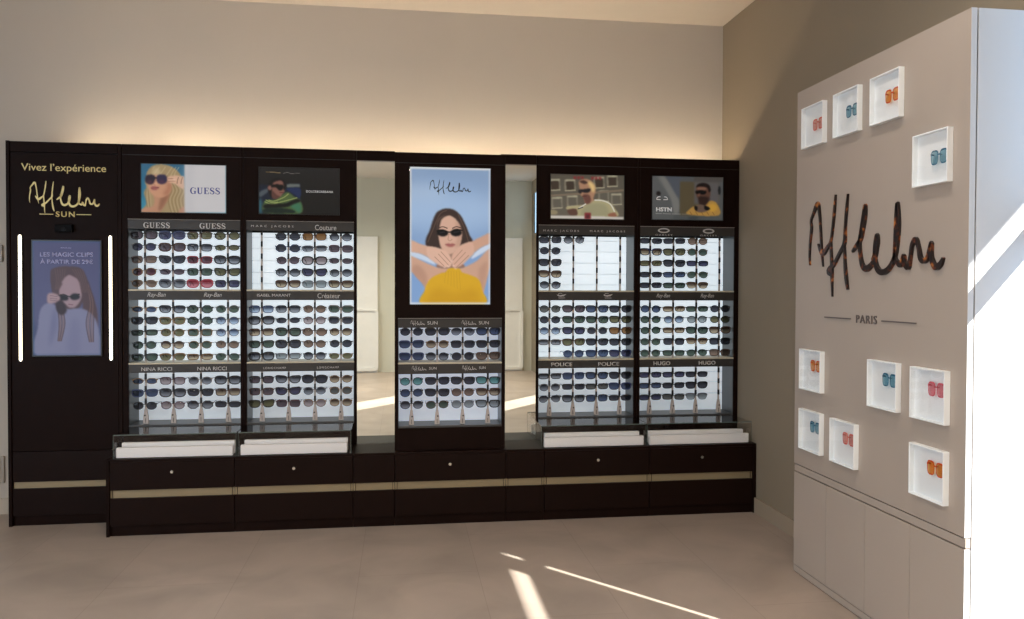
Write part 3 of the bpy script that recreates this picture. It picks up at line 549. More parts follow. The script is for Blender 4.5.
def make_glasses(sh):
    e, w, h, tap, lift, th, _ = SHAPES[sh]
    bm = bmesh.new()
    for sd in (-1, 1):
        I = outline(sh, sd); n = len(I); cx = sum(q[0] for q in I) / n; cz = sum(q[1] for q in I) / n; O = []
        for k in range(n):
            a, b = I[k - 1], I[(k + 1) % n]; t = (b[0] - a[0], b[1] - a[1]); l = math.hypot(*t) or 1; nx, nz = t[1] / l, -t[0] / l
            if nx * (I[k][0] - cx) + nz * (I[k][1] - cz) < 0: nx, nz = -nx, -nz
            tt = th * (2.0 if (sh == 'L' and I[k][1] > h * .12) else (0.5 if sh == 'L' else 1.0)) * (1.3 if nz > 0.5 else 1)
            O.append((I[k][0] + nx * tt, I[k][1] + nz * tt))
        v = [[bm.verts.new((q[0], y, q[1])) for q in S] for S in (I, O) for y in (-0.002, 0.002)]
        for k in range(n):
            j = (k + 1) % n
            bm.faces.new((v[0][k], v[0][j], v[2][j], v[2][k])); bm.faces.new((v[1][k], v[3][k], v[3][j], v[1][j]))
            bm.faces.new((v[2][k], v[2][j], v[3][j], v[3][k])); bm.faces.new((v[0][k], v[1][k], v[1][j], v[0][j]))
        xo = sd * (w + GH); box(bm, xo - 0.002, xo + sd * 0.006, -0.002, 0.005, h * .2, h * .2 + 0.009)
    zb = h * .18
    box(bm, -GH - .002, GH + .002, -0.002, 0.0018, zb, zb + max(0.004, th)); box(bm, -GH + .0005, -GH + .0022, 0, 0.007, -h * .1, zb); box(bm, GH - .0022, GH - .0005, 0, 0.007, -h * .1, zb)
    fm = mesh_of(bm, 'frame_' + SHAPES[sh][6])
    lens = []
    for sd in (-1, 1):
        bm = bmesh.new(); I = outline(sh, sd); n = len(I); cx = sum(q[0] for q in I) / n; cz = sum(q[1] for q in I) / n
        c = bm.verts.new((cx, -0.003, cz)); R = [bm.verts.new((q[0], 0.0, q[1])) for q in I]; M = [bm.verts.new((cx + (q[0] - cx) * .6, -0.0024, cz + (q[1] - cz) * .6)) for q in I]
        for k in range(n):
            j = (k + 1) % n; bm.faces.new((R[k], R[j], M[j], M[k])); bm.faces.new((M[k], M[j], c))
        m = mesh_of(bm, 'lens'); [setattr(f, 'use_smooth', True) for f in m.polygons]; lens.append(m)
    tm = []
    for sd in (-1, 1):
        bm = bmesh.new(); x = sd * (w + GH + .0035); z = h * .2 + 0.0045
        P = [(x, 0.004, z, .0035), (x - sd * .001, 0.05, z, .003), (x - sd * .003, 0.095, z - .001, .003), (x - sd * .005, 0.118, z - 0.012, .0035), (x - sd * .007, 0.130, z - 0.026, .003)]
        rows = []
        for a in P:
            q = a[3] * (0.7 if sh in 'RA' else 1); rows.append([bm.verts.new((a[0] + i * .0012, a[1], a[2] + k * q * .7)) for i, k in ((-1, -1), (1, -1), (1, 1), (-1, 1))])
        for r0, r1 in zip(rows[:-1], rows[1:]):
            for k in range(4): bm.faces.new((r0[k], r0[(k + 1) % 4], r1[(k + 1) % 4], r1[k]))
        bm.faces.new(rows[0]); bm.faces.new(rows[-1]); tm.append(mesh_of(bm, 'temple'))
    for m in (fm, *lens, *tm): m.materials.append(PLACEHOLD)
    root = bpy.data.objects.new('sunglasses', None); root.empty_display_size = 0.02
    parts = []
    for nm, m in (('frame', fm), ('lens', lens[0]), ('lens', lens[1]), ('temple', tm[0]), ('temple', tm[1])):
        o = bpy.data.objects.new(nm, m); o.material_slots[0].link = 'OBJECT'; o.parent = root; parts.append(o)
    return root, parts
PROTO = {k: make_glasses(k) for k in SHAPES}
PUSED = set()
def place_glasses(code, loc, label, group, rz=0.0, ry=0.0, scale=1.0, name='sunglasses', rx=0.0, matsov=None, sz=None, sy=None):
    sh, fc, lc = code
    root, parts = PROTO[sh]
    if (sh in PUSED) or name != 'sunglasses':
        root = root.copy(); root.name = name; np_ = []
        for p in parts:
            q = p.copy(); q.parent = root; np_.append(q)
        parts = np_
    else: PUSED.add(sh)
    COL.objects.link(root)
    for p in parts:
        COL.objects.link(p); p.material_slots[0].link = 'OBJECT'
        p.material_slots[0].material = (matsov[1] if 'lens' in p.name else matsov[0]) if matsov else (LEM[lc] if 'lens' in p.name else FRM[fc])
    root.location = loc; root.rotation_euler = (rx, ry, rz); root.scale = (scale, sy or scale, sz or scale)
    tag(root, label, 'eyeglasses' if name == 'eyeglasses' else 'sunglasses', group)
    return root
# ------------------------------------------------------------------ racks
ORD = ('one', 'two', 'three', 'four', 'five')
ROWS = (1.772, 1.698, 1.621, 1.545, 1.472, 1.313, 1.241, 1.167, 1.091, 1.014, 0.866, 0.792, 0.714)
YF_R = 5.10
def post(parent, x, y, z0, z1, rows, side=1):
    bm = bmesh.new(); box(bm, -.0055, .0055, -.004, .004, 0.09, z1 - z0)
    # flared foot
    A = [bm.verts.new((sx * a, sy * .007, z)) for z, a in ((0.0, .016), (0.045, .014), (0.09, .0075)) for sx, sy in ((-1, -1), (1, -1), (1, 1), (-1, 1))]
    for l in (0, 4):
        for k in range(4): bm.faces.new((A[l + k], A[l + (k + 1) % 4], A[l + 4 + (k + 1) % 4], A[l + 4 + k]))
    bm.faces.new(A[:4]); bm.faces.new(A[8:])
    off = Vector(parent.location)
    p = obj('display_post', bm, POST, parent, Vector((x, y, z0)) - off)
    bm = bmesh.new(); cyl(bm, (0.004 * side, -.007, 0.052), (0.004 * side, -.011, 0.052), .005, n=10); obj('lock', bm, BLACK, p)
    bm = bmesh.new(); box(bm, -.0015, .0015, -.0078, -.007, 0.006, 0.034); obj('barcode_tag', bm, BLACK, p)
    return p
CLIP = None
def clips(p, zs):
    global CLIP
    for z in zs:
        if CLIP is None:
            bm = bmesh.new(); box(bm, -.0062, .0062, -.0085, .0045, 0.0, .034, 0, .0015); o = obj('clip', bm, BLACK, p); CLIP = o
        else:
            o = CLIP.copy(); COL.objects.link(o); o.parent = p
        o.location = (0, 0, z)
def rack(name, label, x0, x1, a, b, yf, ztop, zbot, headers, ledges, tiers, rows_by_tier, plan, where, poster, liner_open, logos, group):
    r = tag(empty(name, ((x0 + x1) / 2, yf, zbot)), label, 'display rack', group)
    yb = yf + 0.185; ye = 5.385
    bobj('side_panel', DARK, r, (x0 + .0005, a, yf, ye, zbot, ztop)); bobj('side_panel', DARK, r, (b, x1 - .0005, yf, ye, zbot, ztop))
    hz1 = headers[0][1]
    # fascia around the poster
    px0, px1, pz0, pz1 = poster
    bobj('fascia', DARK, r, (a, b, yf, yf + .02, hz1 + .004, pz0 - .004), (a, b, yf, yf + .02, pz1 + .004, ztop), (a, px0 - .004, yf, yf + .02, pz0 - .004, pz1 + .004), (px1 + .004, b, yf, yf + .02, pz0 - .004, pz1 + .004), (a, b, yf + .02, ye, ztop - .13, ztop - .11), (a, b, yf + .03, yf + .04, hz1, ztop - .13), bev=0)
    bobj('top_trim', mat('trim_line', (12, 9, 8), .5), r, (x0 + .004, x1 - .004, yf - .0008, yf, ztop - .066, ztop - .062), bev=0)
    bobj('side_liner', LINER, r, (a, a + .003, yf + .004, yb, .600, hz1)); bobj('side_liner', LINER, r, (b - .003, b, yf + .004, yb, .600, hz1))
    bobj('trim_rail', ALU, r, (a, b, yf - .002, yf + .016, hz1, hz1 + .004))
    hs = []
    for z0, z1 in headers:
        hs.append(bobj('header_strip', HEADER, r, (a, b, yf + .002, yf + .012, z0, z1)))
    for z0, z1 in ledges: bobj('ledge', CREAM, r, (a, b, yf + .001, yb, z0, z1))
    tz = .600
    bobj('tray', mat('tray_grey', (66, 66, 66), .35), r, (a, b, yf + .003, yb, tz - .012, tz))
    bobj('bottom_board', DARK, r, (a, b, yf, yf + .02, zbot, tz - .012))
    bobj('back_board', BLACK, r, (a, b, yb + .008, yb + .018, zbot, ztop - .12), bev=0)
    for k, (z0, z1) in enumerate(tiers):
        bobj('light_panel', (LIT_A, LIT_A, LIT_B)[k + (3 - len(tiers))] if yf > 5 else LIT_C, r, (a, b, yb, yb + .006, z0, z1), bev=0)
    cx = (a + b) / 2; yr = yf + .040
    sp = (b - a - .006) / 4
    xs = [cx + sp * (i - 1.5) for i in range(4)]
    allrows = [z for t in rows_by_tier for z in t]
    for x in xs:
        p = post(r, x, yr + .012, tz + .001, hz1 - .01, None, -1 if cx < 0.3 else 1)
        clips(p, [z + .010 - tz for z in allrows])
    for z in allrows:
        bm = bmesh.new(); cyl(bm, (a + .003 - r.location.x, yb - .005 - yf, z + .004 - zbot), (b - .003 - r.location.x, yb - .005 - yf, z + .004 - zbot), .0009, n=6); obj('support_wire', bm, mat('wire_grey', (95, 97, 99), .4), r)
    tn = ('top', 'middle', 'bottom') if len(rows_by_tier) == 3 else ('upper', 'lower')
    for t, rows in enumerate(rows_by_tier):
        for ri, z in enumerate(rows):
            for ci, code in enumerate(plan[t][ri].split()):
                if code == '-': continue
                f, l, s = FR[code[1]][0], LE[code[2]][0], SHAPES[code[0]][6]
                lab = '%s %s sunglasses, %s lenses, %s tier, row %s, column %s, %s' % (f, s, l, tn[t], ORD[ri], ORD[ci], where)
                place_glasses(code, (xs[ci] + random.uniform(-.0006, .0006), yr - .006, z + .001 + random.uniform(-.0008, .0008)), lab, 'sunglasses on the ' + where, rz=random.uniform(-.04, .04), ry=random.uniform(-.02, .02), scale=min(1.08, (sp - .005) / (2 * (SHAPES[code[0]][1] + GH + .006))), sz=.93)
    for lg in logos: lg(r, hs, yf + .002)
    return r
# logo helpers: each is bound to a header strip; x positions are world
def T(s, x0, x1, z0, z1, hi, mt=None, **k):
    return lambda r, hs, y: text_mesh('lettering', s, mt or SILVERTXT, hs[hi], x0, x1, z0, z1, y, **k)
def SERIF(s, x0, x1, z0, z1, hi):
    return lambda r, hs, y: serif_text('lettering', s, SILVERTXT, hs[hi], x0, x1, z0, z1, y)
def SG(x0, x1, z0, z1, hi):
    return lambda r, hs, y: signature('emblem', SILVERTXT, hs[hi], x0, x1, z0, z1, y, wk=2.2)
def OVAL(x, z, hi):
    def f(r, hs, y):
        bm = bmesh.new(); off = r.location
        n = 28; pr = []
        for i in range(n):
            t = 2 * math.pi * i / n; c, s = math.cos(t), math.sin(t)
            pr.append([bm.verts.new((x + c * a - off.x, yy - off.y, z + s * b - off.z)) for a, b, yy in ((.041, .0165, y), (.041, .0165, y - .001), (.029, .0085, y - .001), (.029, .0085, y))])
        for i in range(n):
            p, q = pr[i], pr[(i + 1) % n]
            for k in range(3): bm.faces.new((p[k], q[k], q[k + 1], p[k + 1]))
        o = obj('emblem', bm, SILVERTXT, r); o.parent = hs[hi]
        return o
    return f
def CROC(x, z, hi):
    def f(r, hs, y):
        bm = bmesh.new(); off = r.location
        conv = lambda u, w, d: Vector((x + u - off.x, y - d - off.y, z + w - off.z))
        ribbon(bm, [(-.030, .004, .002), (-.024, -.002, .005), (-.01, -.004, .009), (.006, -.002, .010), (.018, .001, .007), (.030, .006, .003)], conv)
        ribbon(bm, [(-.024, -.002, .003), (-.020, .009, .0035), (-.008, .013, .003), (.004, .012, .002)], conv)
        ribbon(bm, [(.012, -.002, .003), (.016, -.008, .003)], conv, smooth=False); ribbon(bm, [(-.008, -.004, .003), (-.004, -.011, .003)], conv, smooth=False)
        ribbon(bm, [(-.022, -.018, .003), (.024, -.018, .003)], conv, smooth=False)
        o = obj('emblem', bm, SILVERTXT, r); o.parent = hs[hi]; return o
    return f
HD = ((1.808, 1.866), (1.372, 1.428), (0.922, 0.974)); LG = ((1.428, 1.438), (0.974, 0.984)); TI = ((1.438, 1.806), (0.984, 1.372), (0.601, 0.922))
RT = (ROWS[:5], ROWS[5:10], ROWS[10:])
P1 = (("BKp BBv SNo HKo", "RKv BNp SKx OKo", "SNn CKk SRr BKx", "RGr OWp SKg CKo", "AGn BCx BPR SKv"),
      ("OGb WKx HKg RSg", "WKk WGo HKg RSB", "TKg RGo SGg RSB", "RKg RNN RGg RSn", "WKg LGo TGN ASg"),
      ("OGb SWw RSx BKx", "WBb BKx WKk SNN", "RKk RWw HKx TKk"))
P2 = (("- HKk SNa RKx", "- HBk TCx SWp", "- RWp BKw OKp", "- HKx CKv RKx", "- WNN SCl WNN"),
      ("SBB SKx RNn WSg", "BKx OKk RNw WSk", "SNN BKg HNn RNN", "WKg BKk RNn RKk", "BKx TCl RKx OGo"),
      ("SKp CKx BKk RGN", "SNp CKv RCx RGs", "CKo SWp RGw RGN"))
P3 = (("SKk RKx - -", "RKk - - -", "WKk - - -", "WNN - - -", "RKx - - -"),
      ("RKs WKp WKb WKk", "RKk WKg WKg WKo", "RSB WKv RSk WNa", "TSx WNo WKk WKk", "- RBb WBb WBv"),
      ("TKx SBb WKb WKk", "RSx TKk TKs WBb", "AKx WKx SKb TKk"))
P4 = (("TKk TKk RGn -", "WBN WKo RGg -", "TNo WKk TKv -", "TKk TKb AGg -", "TKk TKg LGN -"),
      ("RKb TGN TKg RKk", "RKg RSB RKl RKo", "RKg TGN WKg WNN", "RSg SKk LGN SKk", "RSg TKg AKg SNn"),
      ("TKv TKv TKk -", "TKb TKk WKk -", "TKv TKs LCl -"))
PC = (("RKk WKk AKx WKb", "WBb RGN SKk WKk", "WBb RKx RKk WNn"), ("RKt WKk WKk WKt", "RKb WKk RNn WNN", "RKx RNg RCl WKl"))
G_ = 'tall sunglasses racks along the back wall'
def dh(x0, x1, **k): return k
# ---- rack one
R1 = rack('sunglasses_rack', 'dark wood sunglasses rack under the blonde woman lightbox, beside the screen cabinet', -1.692, -.977, -1.660, -.995, YF_R, 2.325, .451, HD, LG, TI, RT, P1, 'leftmost rack', (-1.58, -1.08, 1.912, 2.208), 0,
     [SERIF('GUESS', -1.568, -1.415, 1.816, 1.848, 0), SERIF('GUESS', -1.238, -1.085, 1.816, 1.848, 0),
      T('Ray-Ban', -1.548, -1.440, 1.384, 1.418, 1, shear=.35), T('Ray-Ban', -1.215, -1.107, 1.384, 1.418, 1, shear=.35),
      T('NINA RICCI', -1.585, -1.405, .934, .956, 2), T('NINA RICCI', -1.255, -1.080, .934, .956, 2)], G_)
R2 = rack('sunglasses_rack', 'dark wood sunglasses rack under the black lightbox, its top left column empty', -.977, -.28, -.959, -.298, YF_R, 2.325, .451, HD, LG, TI, RT, P2, 'second rack from left', (-.881, -.391, 1.914, 2.204), 0,
     [T('MARC JACOBS', -.930, -.672, 1.826, 1.842, 0, spacing=1.7), T('Couture', -.540, -.408, 1.815, 1.848, 0),
      T('ISABEL MARANT', -.895, -.690, 1.394, 1.411, 1), T('Créateur', -.525, -.385, 1.384, 1.416, 1),
      T('LONGCHAMP', -.858, -.720, .938, .951, 2, spacing=1.3), T('LONGCHAMP', -.528, -.393, .938, .951, 2, spacing=1.3)], G_)
R3 = rack('sunglasses_rack', 'dark wood sunglasses rack under the street portrait lightbox, its top tier mostly empty', .878, 1.5665, .895, 1.544, YF_R, 2.325, .451, HD, LG, TI, RT, P3, 'second rack from right', (.975, 1.471, 1.911, 2.203), 0,
     [T('MARC JACOBS', .925, 1.165, 1.822, 1.838, 0, spacing=1.7), T('MARC JACOBS', 1.240, 1.480, 1.822, 1.838, 0, spacing=1.7),
      CROC(1.050, 1.406, 1), CROC(1.365, 1.406, 1), T('POLICE', .982, 1.125, .935, .960, 2, bold=.02), T('POLICE', 1.300, 1.445, .935, .960, 2, bold=.02)], G_)
R4 = rack('sunglasses_rack', 'dark wood sunglasses rack under the yellow jacket lightbox, against the taupe side wall', 1.5675, 2.279, 1.585, 2.247, YF_R, 2.325, .451, HD, LG, TI, RT, P4, 'rightmost rack', (1.666, 2.163, 1.916, 2.206), 0,
     [OVAL(1.748, 1.842, 0), OVAL(2.063, 1.842, 0), T('OAKLEY', 1.690, 1.810, 1.807, 1.818, 0, spacing=1.5), T('OAKLEY', 2.003, 2.123, 1.807, 1.818, 0, spacing=1.5),
      T('Ray-Ban', 1.700, 1.795, 1.384, 1.418, 1, shear=.35), T('Ray-Ban', 2.010, 2.105, 1.384, 1.418, 1, shear=.35),
      T('HUGO', 1.682, 1.800, .935, .962, 2, bold=.03), T('HUGO', 2.000, 2.120, .935, .962, 2, bold=.03)], G_)
R5 = rack('poster_column', 'central dark column with a tall backlit poster above two sunglasses tiers', -.040, .643, -.019, .622, 4.86, 2.279, .451, ((1.206, 1.262), (.921, .982)), ((.982, .992),), ((.992, 1.206), (.601, .921)),
     ((1.178, 1.101, 1.025), (.872, .800, .725)), PC, 'central column', (.053, .548, 1.350, 2.192), 0,
     [SG(.058, .145, 1.216, 1.252, 0), SG(.372, .462, 1.216, 1.252, 0), T('SUN', .160, .222, 1.226, 1.246, 0), T('SUN', .478, .540, 1.226, 1.246, 0),
      SG(.066, .155, .936, .972, 1), SG(.375, .465, .936, .972, 1), T('SUN', .170, .216, .948, .964, 1), T('SUN', .480, .520, .948, .964, 1)], None)
# ------------------------------------------------------------------ lightboxes
def lightbox(label, x0, x1, z0, z1, yf, cv, es, dif):
    r = tag(empty('lightbox', ((x0 + x1) / 2, yf, z0)), label, 'poster', 'backlit posters above the racks')
    bobj('frame', BLACK, r, (x0 - .0035, x0, yf - .001, yf + .012, z0 - .0035, z1 + .0035), (x1, x1 + .0035, yf - .001, yf + .012, z0 - .0035, z1 + .0035), (x0, x1, yf - .001, yf + .012, z0 - .0035, z0), (x0, x1, yf - .001, yf + .012, z1, z1 + .0035), (x0, x1, yf + .006, yf + .012, z0, z1), bev=0)
    print_mesh('print', cv, picmat(es, dif, 'print_' + label.split()[0]), r, x0, x1, z0, z1, yf + .004)
    return r
b1 = lightbox('backlit poster of a blonde woman in large sunglasses, white lettered half beside her', -1.58, -1.08, 1.912, 2.208, YF_R, pic_blonde(), .50, .5)
serif_text('lettering', 'GUESS', NAVY, b1, -1.293, -1.118, 2.030, 2.068, YF_R + .004)
b2 = lightbox('dark poster of a person in green wrap, small white lettering on its black half', -.881, -.391, 1.914, 2.204, YF_R, pic_green(), .45, .4)
text_mesh('lettering', 'DOLCE&GABBANA', WHITETXT, b2, -.594, -.428, 2.051, 2.065, YF_R + .004, spacing=1.1)
b3 = lightbox('poster of a man in cream sweater and sunglasses before a house facade', .975, 1.471, 1.911, 2.203, YF_R, pic_street(), .62, .5)
b4 = lightbox('grey poster of a man in yellow jacket with white HSTN lettering', 1.666, 2.163, 1.916, 2.206, YF_R, pic_yellow(), .55, .4)
text_mesh('lettering', 'HSTN', WHITETXT, b4, 1.694, 1.804, 1.970, 1.998, YF_R + .004, bold=.04)
bm = bmesh.new()
cvo = lambda u, w, d: Vector((1.735 + u - b4.location.x, -d + .004, 2.062 + w - b4.location.z))
ribbon(bm, [(-.038, -.010, .004), (-.030, .004, .005), (-.012, .006, .004)], cvo); ribbon(bm, [(.040, -.010, .004), (.030, .004, .005), (.014, .006, .004)], cvo); ribbon(bm, [(-.038, -.012, .004), (-.010, -.013, .004)], cvo, False); ribbon(bm, [(.010, -.013, .004), (.040, -.012, .004)], cvo, False)
obj('emblem', bm, WHITETXT, b4)
b5 = lightbox('tall backlit poster of a woman in yellow top and black sunglasses on blue', .053, .548, 1.350, 2.192, 4.86, pic_column(), .68, .5)
signature('emblem', BLACKINK, b5, .174, .427, 2.022, 2.118, 4.864, wk=1.8)
# ------------------------------------------------------------------ low drawer units
UN = ((-1.692, -.977, 1, 'long low drawer unit under the leftmost rack'), (-.976, -.288, 1, 'long low drawer unit under the second rack from the left'), (-.287, -.0385, 0, 'narrow low drawer unit under the mirror left of the column'),
      (-.0375, .643, 1, 'low drawer unit beneath the central poster column'), (.644, .885, 0, 'narrow low drawer unit under the mirror right of the column'), (.886, 1.566, 1, 'long low drawer unit under the second rack from the right'), (1.567, 2.279, 1, 'long low drawer unit under the rightmost rack, touching the side wall'))
KX = {0: -1.328, 1: -.634, 3: .297, 5: 1.228, 6: 1.912}
for i, (x0, x1, lock, lab) in enumerate(UN):
    u = tag(empty('drawer_unit', ((x0 + x1) / 2, 4.81, 0)), 'dark ' + lab, 'cabinet', 'dark low drawer units')
    bobj('carcass', DARK2, u, (x0, x1, 4.832, 5.385, .055, .434), (x0, x1, 4.812, 5.385, .434, .4505), bev=.001)
    e0 = .018 if i == 0 else .0; e1 = .02 if i == 6 else .0
    if e0: bobj('end_panel', DARK, u, (x0 - .0, x0 + e0, 4.806, 4.831, 0, .450))
    if e1: bobj('end_panel', DARK, u, (x1 - e1, x1, 4.806, 4.831, 0, .450))
    a, b = x0 + .0015 + e0, x1 - .0015 - e1
    d = bobj('drawer', DARK2, u, (a, b, 4.811, 4.831, .270, .433))
    bobj('lower_drawer', DARK2, u, (a, b, 4.811, 4.831, .062, .223))
    bobj('handle_channel', BRASS, u, (x0 + .001 + e0, x1 - .001 - e1, 4.824, 4.831, .223, .270), bev=0)
    for xx in (x0 + .014 + e0, x1 - .014 - e1): bobj('channel_divider', DARK, u, (xx - .0012, xx + .0012, 4.820, 4.8245, .223, .270), bev=0)
    bobj('kickboard', DARK, u, (x0, x1, 4.825, 4.84, 0, .06))
    if lock:
        bm = bmesh.new(); cyl(bm, (KX[i] - u.location.x, 0.001, .372), (KX[i] - u.location.x, -.008, .372), .0105, .009, n=20); lk = obj('lock', bm, CHROME, u)
        lk.parent = d
# ------------------------------------------------------------------ glass cases on the drawer units
for i, (x0, x1, lab) in enumerate(((-1.657, -.968, 'glass showcase before the leftmost rack'), (-.958, -.300, 'glass showcase before the second rack from the left'), (.868, 1.546, 'glass showcase before the second rack from the right'), (1.552, 2.252, 'glass showcase before the rightmost rack'))):
    y0, y1, z0, z1 = 4.825, 5.097, .4515, .592; t = .005
    g = tag(empty('glass_showcase', ((x0 + x1) / 2, y0, z0)), 'clear low ' + lab, 'showcase', 'glass showcases on the drawer units')
    bobj('top_pane', [GLASS, GLASSE], g, (x0, x1, y0, y1, z1 - t, z1), bev=0)
    bobj('front_pane', [GLASS, GLASSE], g, (x0, x1, y0, y0 + t, z0, z1 - t), bev=0)
    bobj('side_pane', GLASS, g, (x0, x0 + t, y0 + t, y1, z0, z1 - t), bev=0); bobj('side_pane', GLASS, g, (x1 - t, x1, y0 + t, y1, z0, z1 - t), bev=0)
    # polished green edges
    bobj('polished_edge', GLASSE, g, (x0, x1, y0 - .0008, y0, z1 - t, z1), (x0, x0 + .0022, y0 - .0008, y0, z0, z1), (x1 - .0022, x1, y0 - .0008, y0, z0, z1), bev=0)
    rs = tag(empty('display_riser', ((x0 + x1) / 2, 4.9, z0)), 'white two-step riser inside the ' + lab, 'riser', 'white risers inside the showcases')
    l_, r_ = (.010, .024) if i < 2 else (.022, .010)
    RW = mat('riser_white', (246, 243, 240), .5)
    bobj('front_step', RW, rs, (x0 + l_, x1 - r_, 4.842, 4.872, z0, .511), bev=.003); bobj('rear_step', RW, rs, (x0 + l_ + .012, x1 - r_ - .012 * (i > 1), 4.900, 4.930, z0, .529), (x0 + .03, x1 - .03, 4.872, 4.900, z0, z0 + .006), bev=.003)
# ------------------------------------------------------------------ mirrors
for x0, x1, lab in ((-.2795, -.0405, 'left'), (.6435, .8775, 'right')):
    m_ = tag(empty('wall_mirror', ((x0 + x1) / 2, 5.10, .451)), 'tall narrow mirror panel between the racks, just %s of the central column' % lab, 'mirror', 'narrow mirrors beside the column')
    bobj('mirror_glass', MIRROR, m_, (x0, x1, 5.100, 5.105, .4515, 2.255), bev=0)
    bobj('backing_board', BLACK, m_, (x0, x1, 5.106, 5.14, .4515, 2.26), bev=0)
    bobj('top_rail', DARK, m_, (x0, x1, 5.100, 5.14, 2.262, 2.325), bev=.001)
    bobj('edge_profile', ALU, m_, (x0, x1, 5.097, 5.10, 2.255, 2.2605), bev=0)
# ------------------------------------------------------------------ screen cabinet
S = tag(empty('screen_cabinet', (-2.02, 5.10, 0)), 'tall dark cabinet with gold lettering and a portrait screen', 'cabinet')
bobj('side_panel', DARK, S, (-2.346, -2.326, 5.092, 5.385, 0, 2.327)); bobj('side_panel', DARK, S, (-1.716, -1.695, 5.10, 5.385, 0, 2.325))
bobj('front_panel', DARK, S, (-2.325, -1.717, 5.10, 5.12, .455, 2.258)); bobj('top_rail', DARK, S, (-2.325, -1.717, 5.098, 5.12, 2.262, 2.325)); bobj('seam_backing', BLACK, S, (-2.325, -1.717, 5.1205, 5.13, 2.2197, 2.30), bev=0)
bobj('drawer', DARK2, S, (-2.325, -1.717, 5.10, 5.12, .268, .451)); bobj('lower_drawer', DARK2, S, (-2.325, -1.717, 5.10, 5.12, .062, .228)); bobj('handle_channel', BRASS, S, (-2.322, -1.717, 5.110, 5.118, .228, .268), bev=0)
bobj('carcass', DARK, S, (-2.325, -1.717, 5.121, 5.385, .05, 2.2195), bev=0); bobj('kickboard', DARK, S, (-2.325, -1.717, 5.112, 5.12, 0, .06))
text_mesh('lettering', "Vivez l’expérience", GOLD, S, -2.262, -1.782, 2.137, 2.194, 5.10, depth=.002)
signature('emblem', GOLD, S, -2.217, -1.820, 1.895, 2.090, 5.10, depth=.003, wk=1.7)
text_mesh('lettering', 'SUN', GOLD, S, -2.070, -1.962, 1.874, 1.908, 5.10, depth=.002, spacing=1.25, bold=.02)
for a_, b_ in ((-2.162, -2.084), (-1.952, -1.868)): bobj('lettering_rule', GOLD, S, (a_, b_, 5.098, 5.0999, 1.888, 1.892), bev=0)
cm = tag(empty('camera_sensor', (-2.018, 5.10, 1.775)), 'small black camera box above the portrait screen', 'camera')
bobj('housing', mat('sensor_black', (5, 5, 6), .6, spec=.1), cm, (-2.068, -1.970, 5.075, 5.0995, 1.782, 1.828), bev=.002)
bm = bmesh.new(); cyl(bm, (0, -.03, .022), (0, -.024, .022), .012, n=20); obj('lens', bm, mat('lens_black', (8, 8, 10), .5, spec=.15), cm)
sc_ = tag(empty('portrait_screen', (-2.006, 5.10, 1.030)), 'portrait screen showing a long-haired woman lowering her sunglasses', 'screen')
bobj('bezel', mat('bezel_black', (8, 8, 10), .3), sc_, (-2.206, -1.806, 5.088, 5.0995, 1.028, 1.736), bev=.002)
print_mesh('display', pic_screen(), picmat(.52, .1, 'screen_pixels'), sc_, -2.197, -1.815, 1.037, 1.727, 5.0865)
text_mesh('lettering', 'LES MAGIC CLIPS', DIMTXT, sc_, -2.155, -1.855, 1.633, 1.660, 5.086, depth=.0005, bold=.02)
text_mesh('lettering', 'À PARTIR DE 29€', DIMTXT, sc_, -2.155, -1.855, 1.590, 1.622, 5.086, depth=.0005, bold=.02)
text_mesh('lettering', 'AFFLELOU', DIMTXT, sc_, -2.040, -1.980, 1.683, 1.691, 5.086, depth=.0005)
for x, sd in ((-2.270, 'left'), (-1.757, 'right')):
    l_ = tag(empty('light_bar', (x, 5.10, 1.0)), 'glowing vertical light bar on the cabinet, %s of the portrait screen' % sd, 'lamp', 'light bars beside the screen')
    bobj('housing', BLACK, l_, (x - .013, x + .013, 5.093, 5.0995, .998, 1.766), bev=.001)
    bm = bmesh.new(); cyl(bm, (0, -.009, .012), (0, -.009, .756), .0085, n=14); cyl(bm, (0, -.009, .002), (0, -.009, .012), .003, .0085, n=14); cyl(bm, (0, -.009, .756), (0, -.009, .764), .0085, .003, n=14)
    obj('diffuser', bm, LIGHTBAR, l_)
# cove strip behind the rack tops
ls = tag(empty('cove_light', (0.15, 5.25, 2.225)), 'warm light strip hidden on top of the dark racks, washing the wall', 'lamp')
bobj('housing', ALU, ls, (-2.05, 2.24, 5.235, 5.265, 2.2205, 2.230), bev=0); bobj('diffuser', LEDSTRIP, ls, (-2.05, 2.24, 5.238, 5.262, 2.2305, 2.233), bev=0)
# ------------------------------------------------------------------ white display wall unit
D = tag(empty('display_wall_unit', (2.14, 3.17, 0)), 'large greige wall unit with tortoiseshell lettering and four lower doors', 'cabinet')
bobj('front_panel', GREIGE, D, (2.000, 2.022, 2.552, 3.786, .560, 2.450), bev=.001)
bobj('carcass', GREIGE2, D, (2.028, 2.275, 2.550, 3.786, .0, 2.450), bev=.001)
bobj('panel_gap', GAP, D, (2.022, 2.028, 2.556, 3.784, .04, 2.446), bev=0)
bobj('counter_band', GREIGE, D, (2.003, 2.022, 2.550, 3.786, .522, .555), bev=.001)
bobj('edge_band', GREIGE2, D, (2.000, 2.022, 2.5503, 2.5517, .560, 2.450), (2.000, 2.022, 2.5503, 2.5517, .040, .517), bev=0)
YD = (3.785, 3.478, 3.161, 2.856, 2.552)
for k in range(4): bobj('door', GREIGE, D, (2.000, 2.022, YD[k + 1] + .0012, YD[k] - .0012, .040, .517), bev=.001)
bobj('plinth', GREIGE, D, (2.002, 2.022, 2.552, 3.786, .004, .036), bev=.001)
bobj('plinth_shadow_strip', GAP, D, (2.006, 2.022, 2.552, 3.785, .0, .004), bev=0)
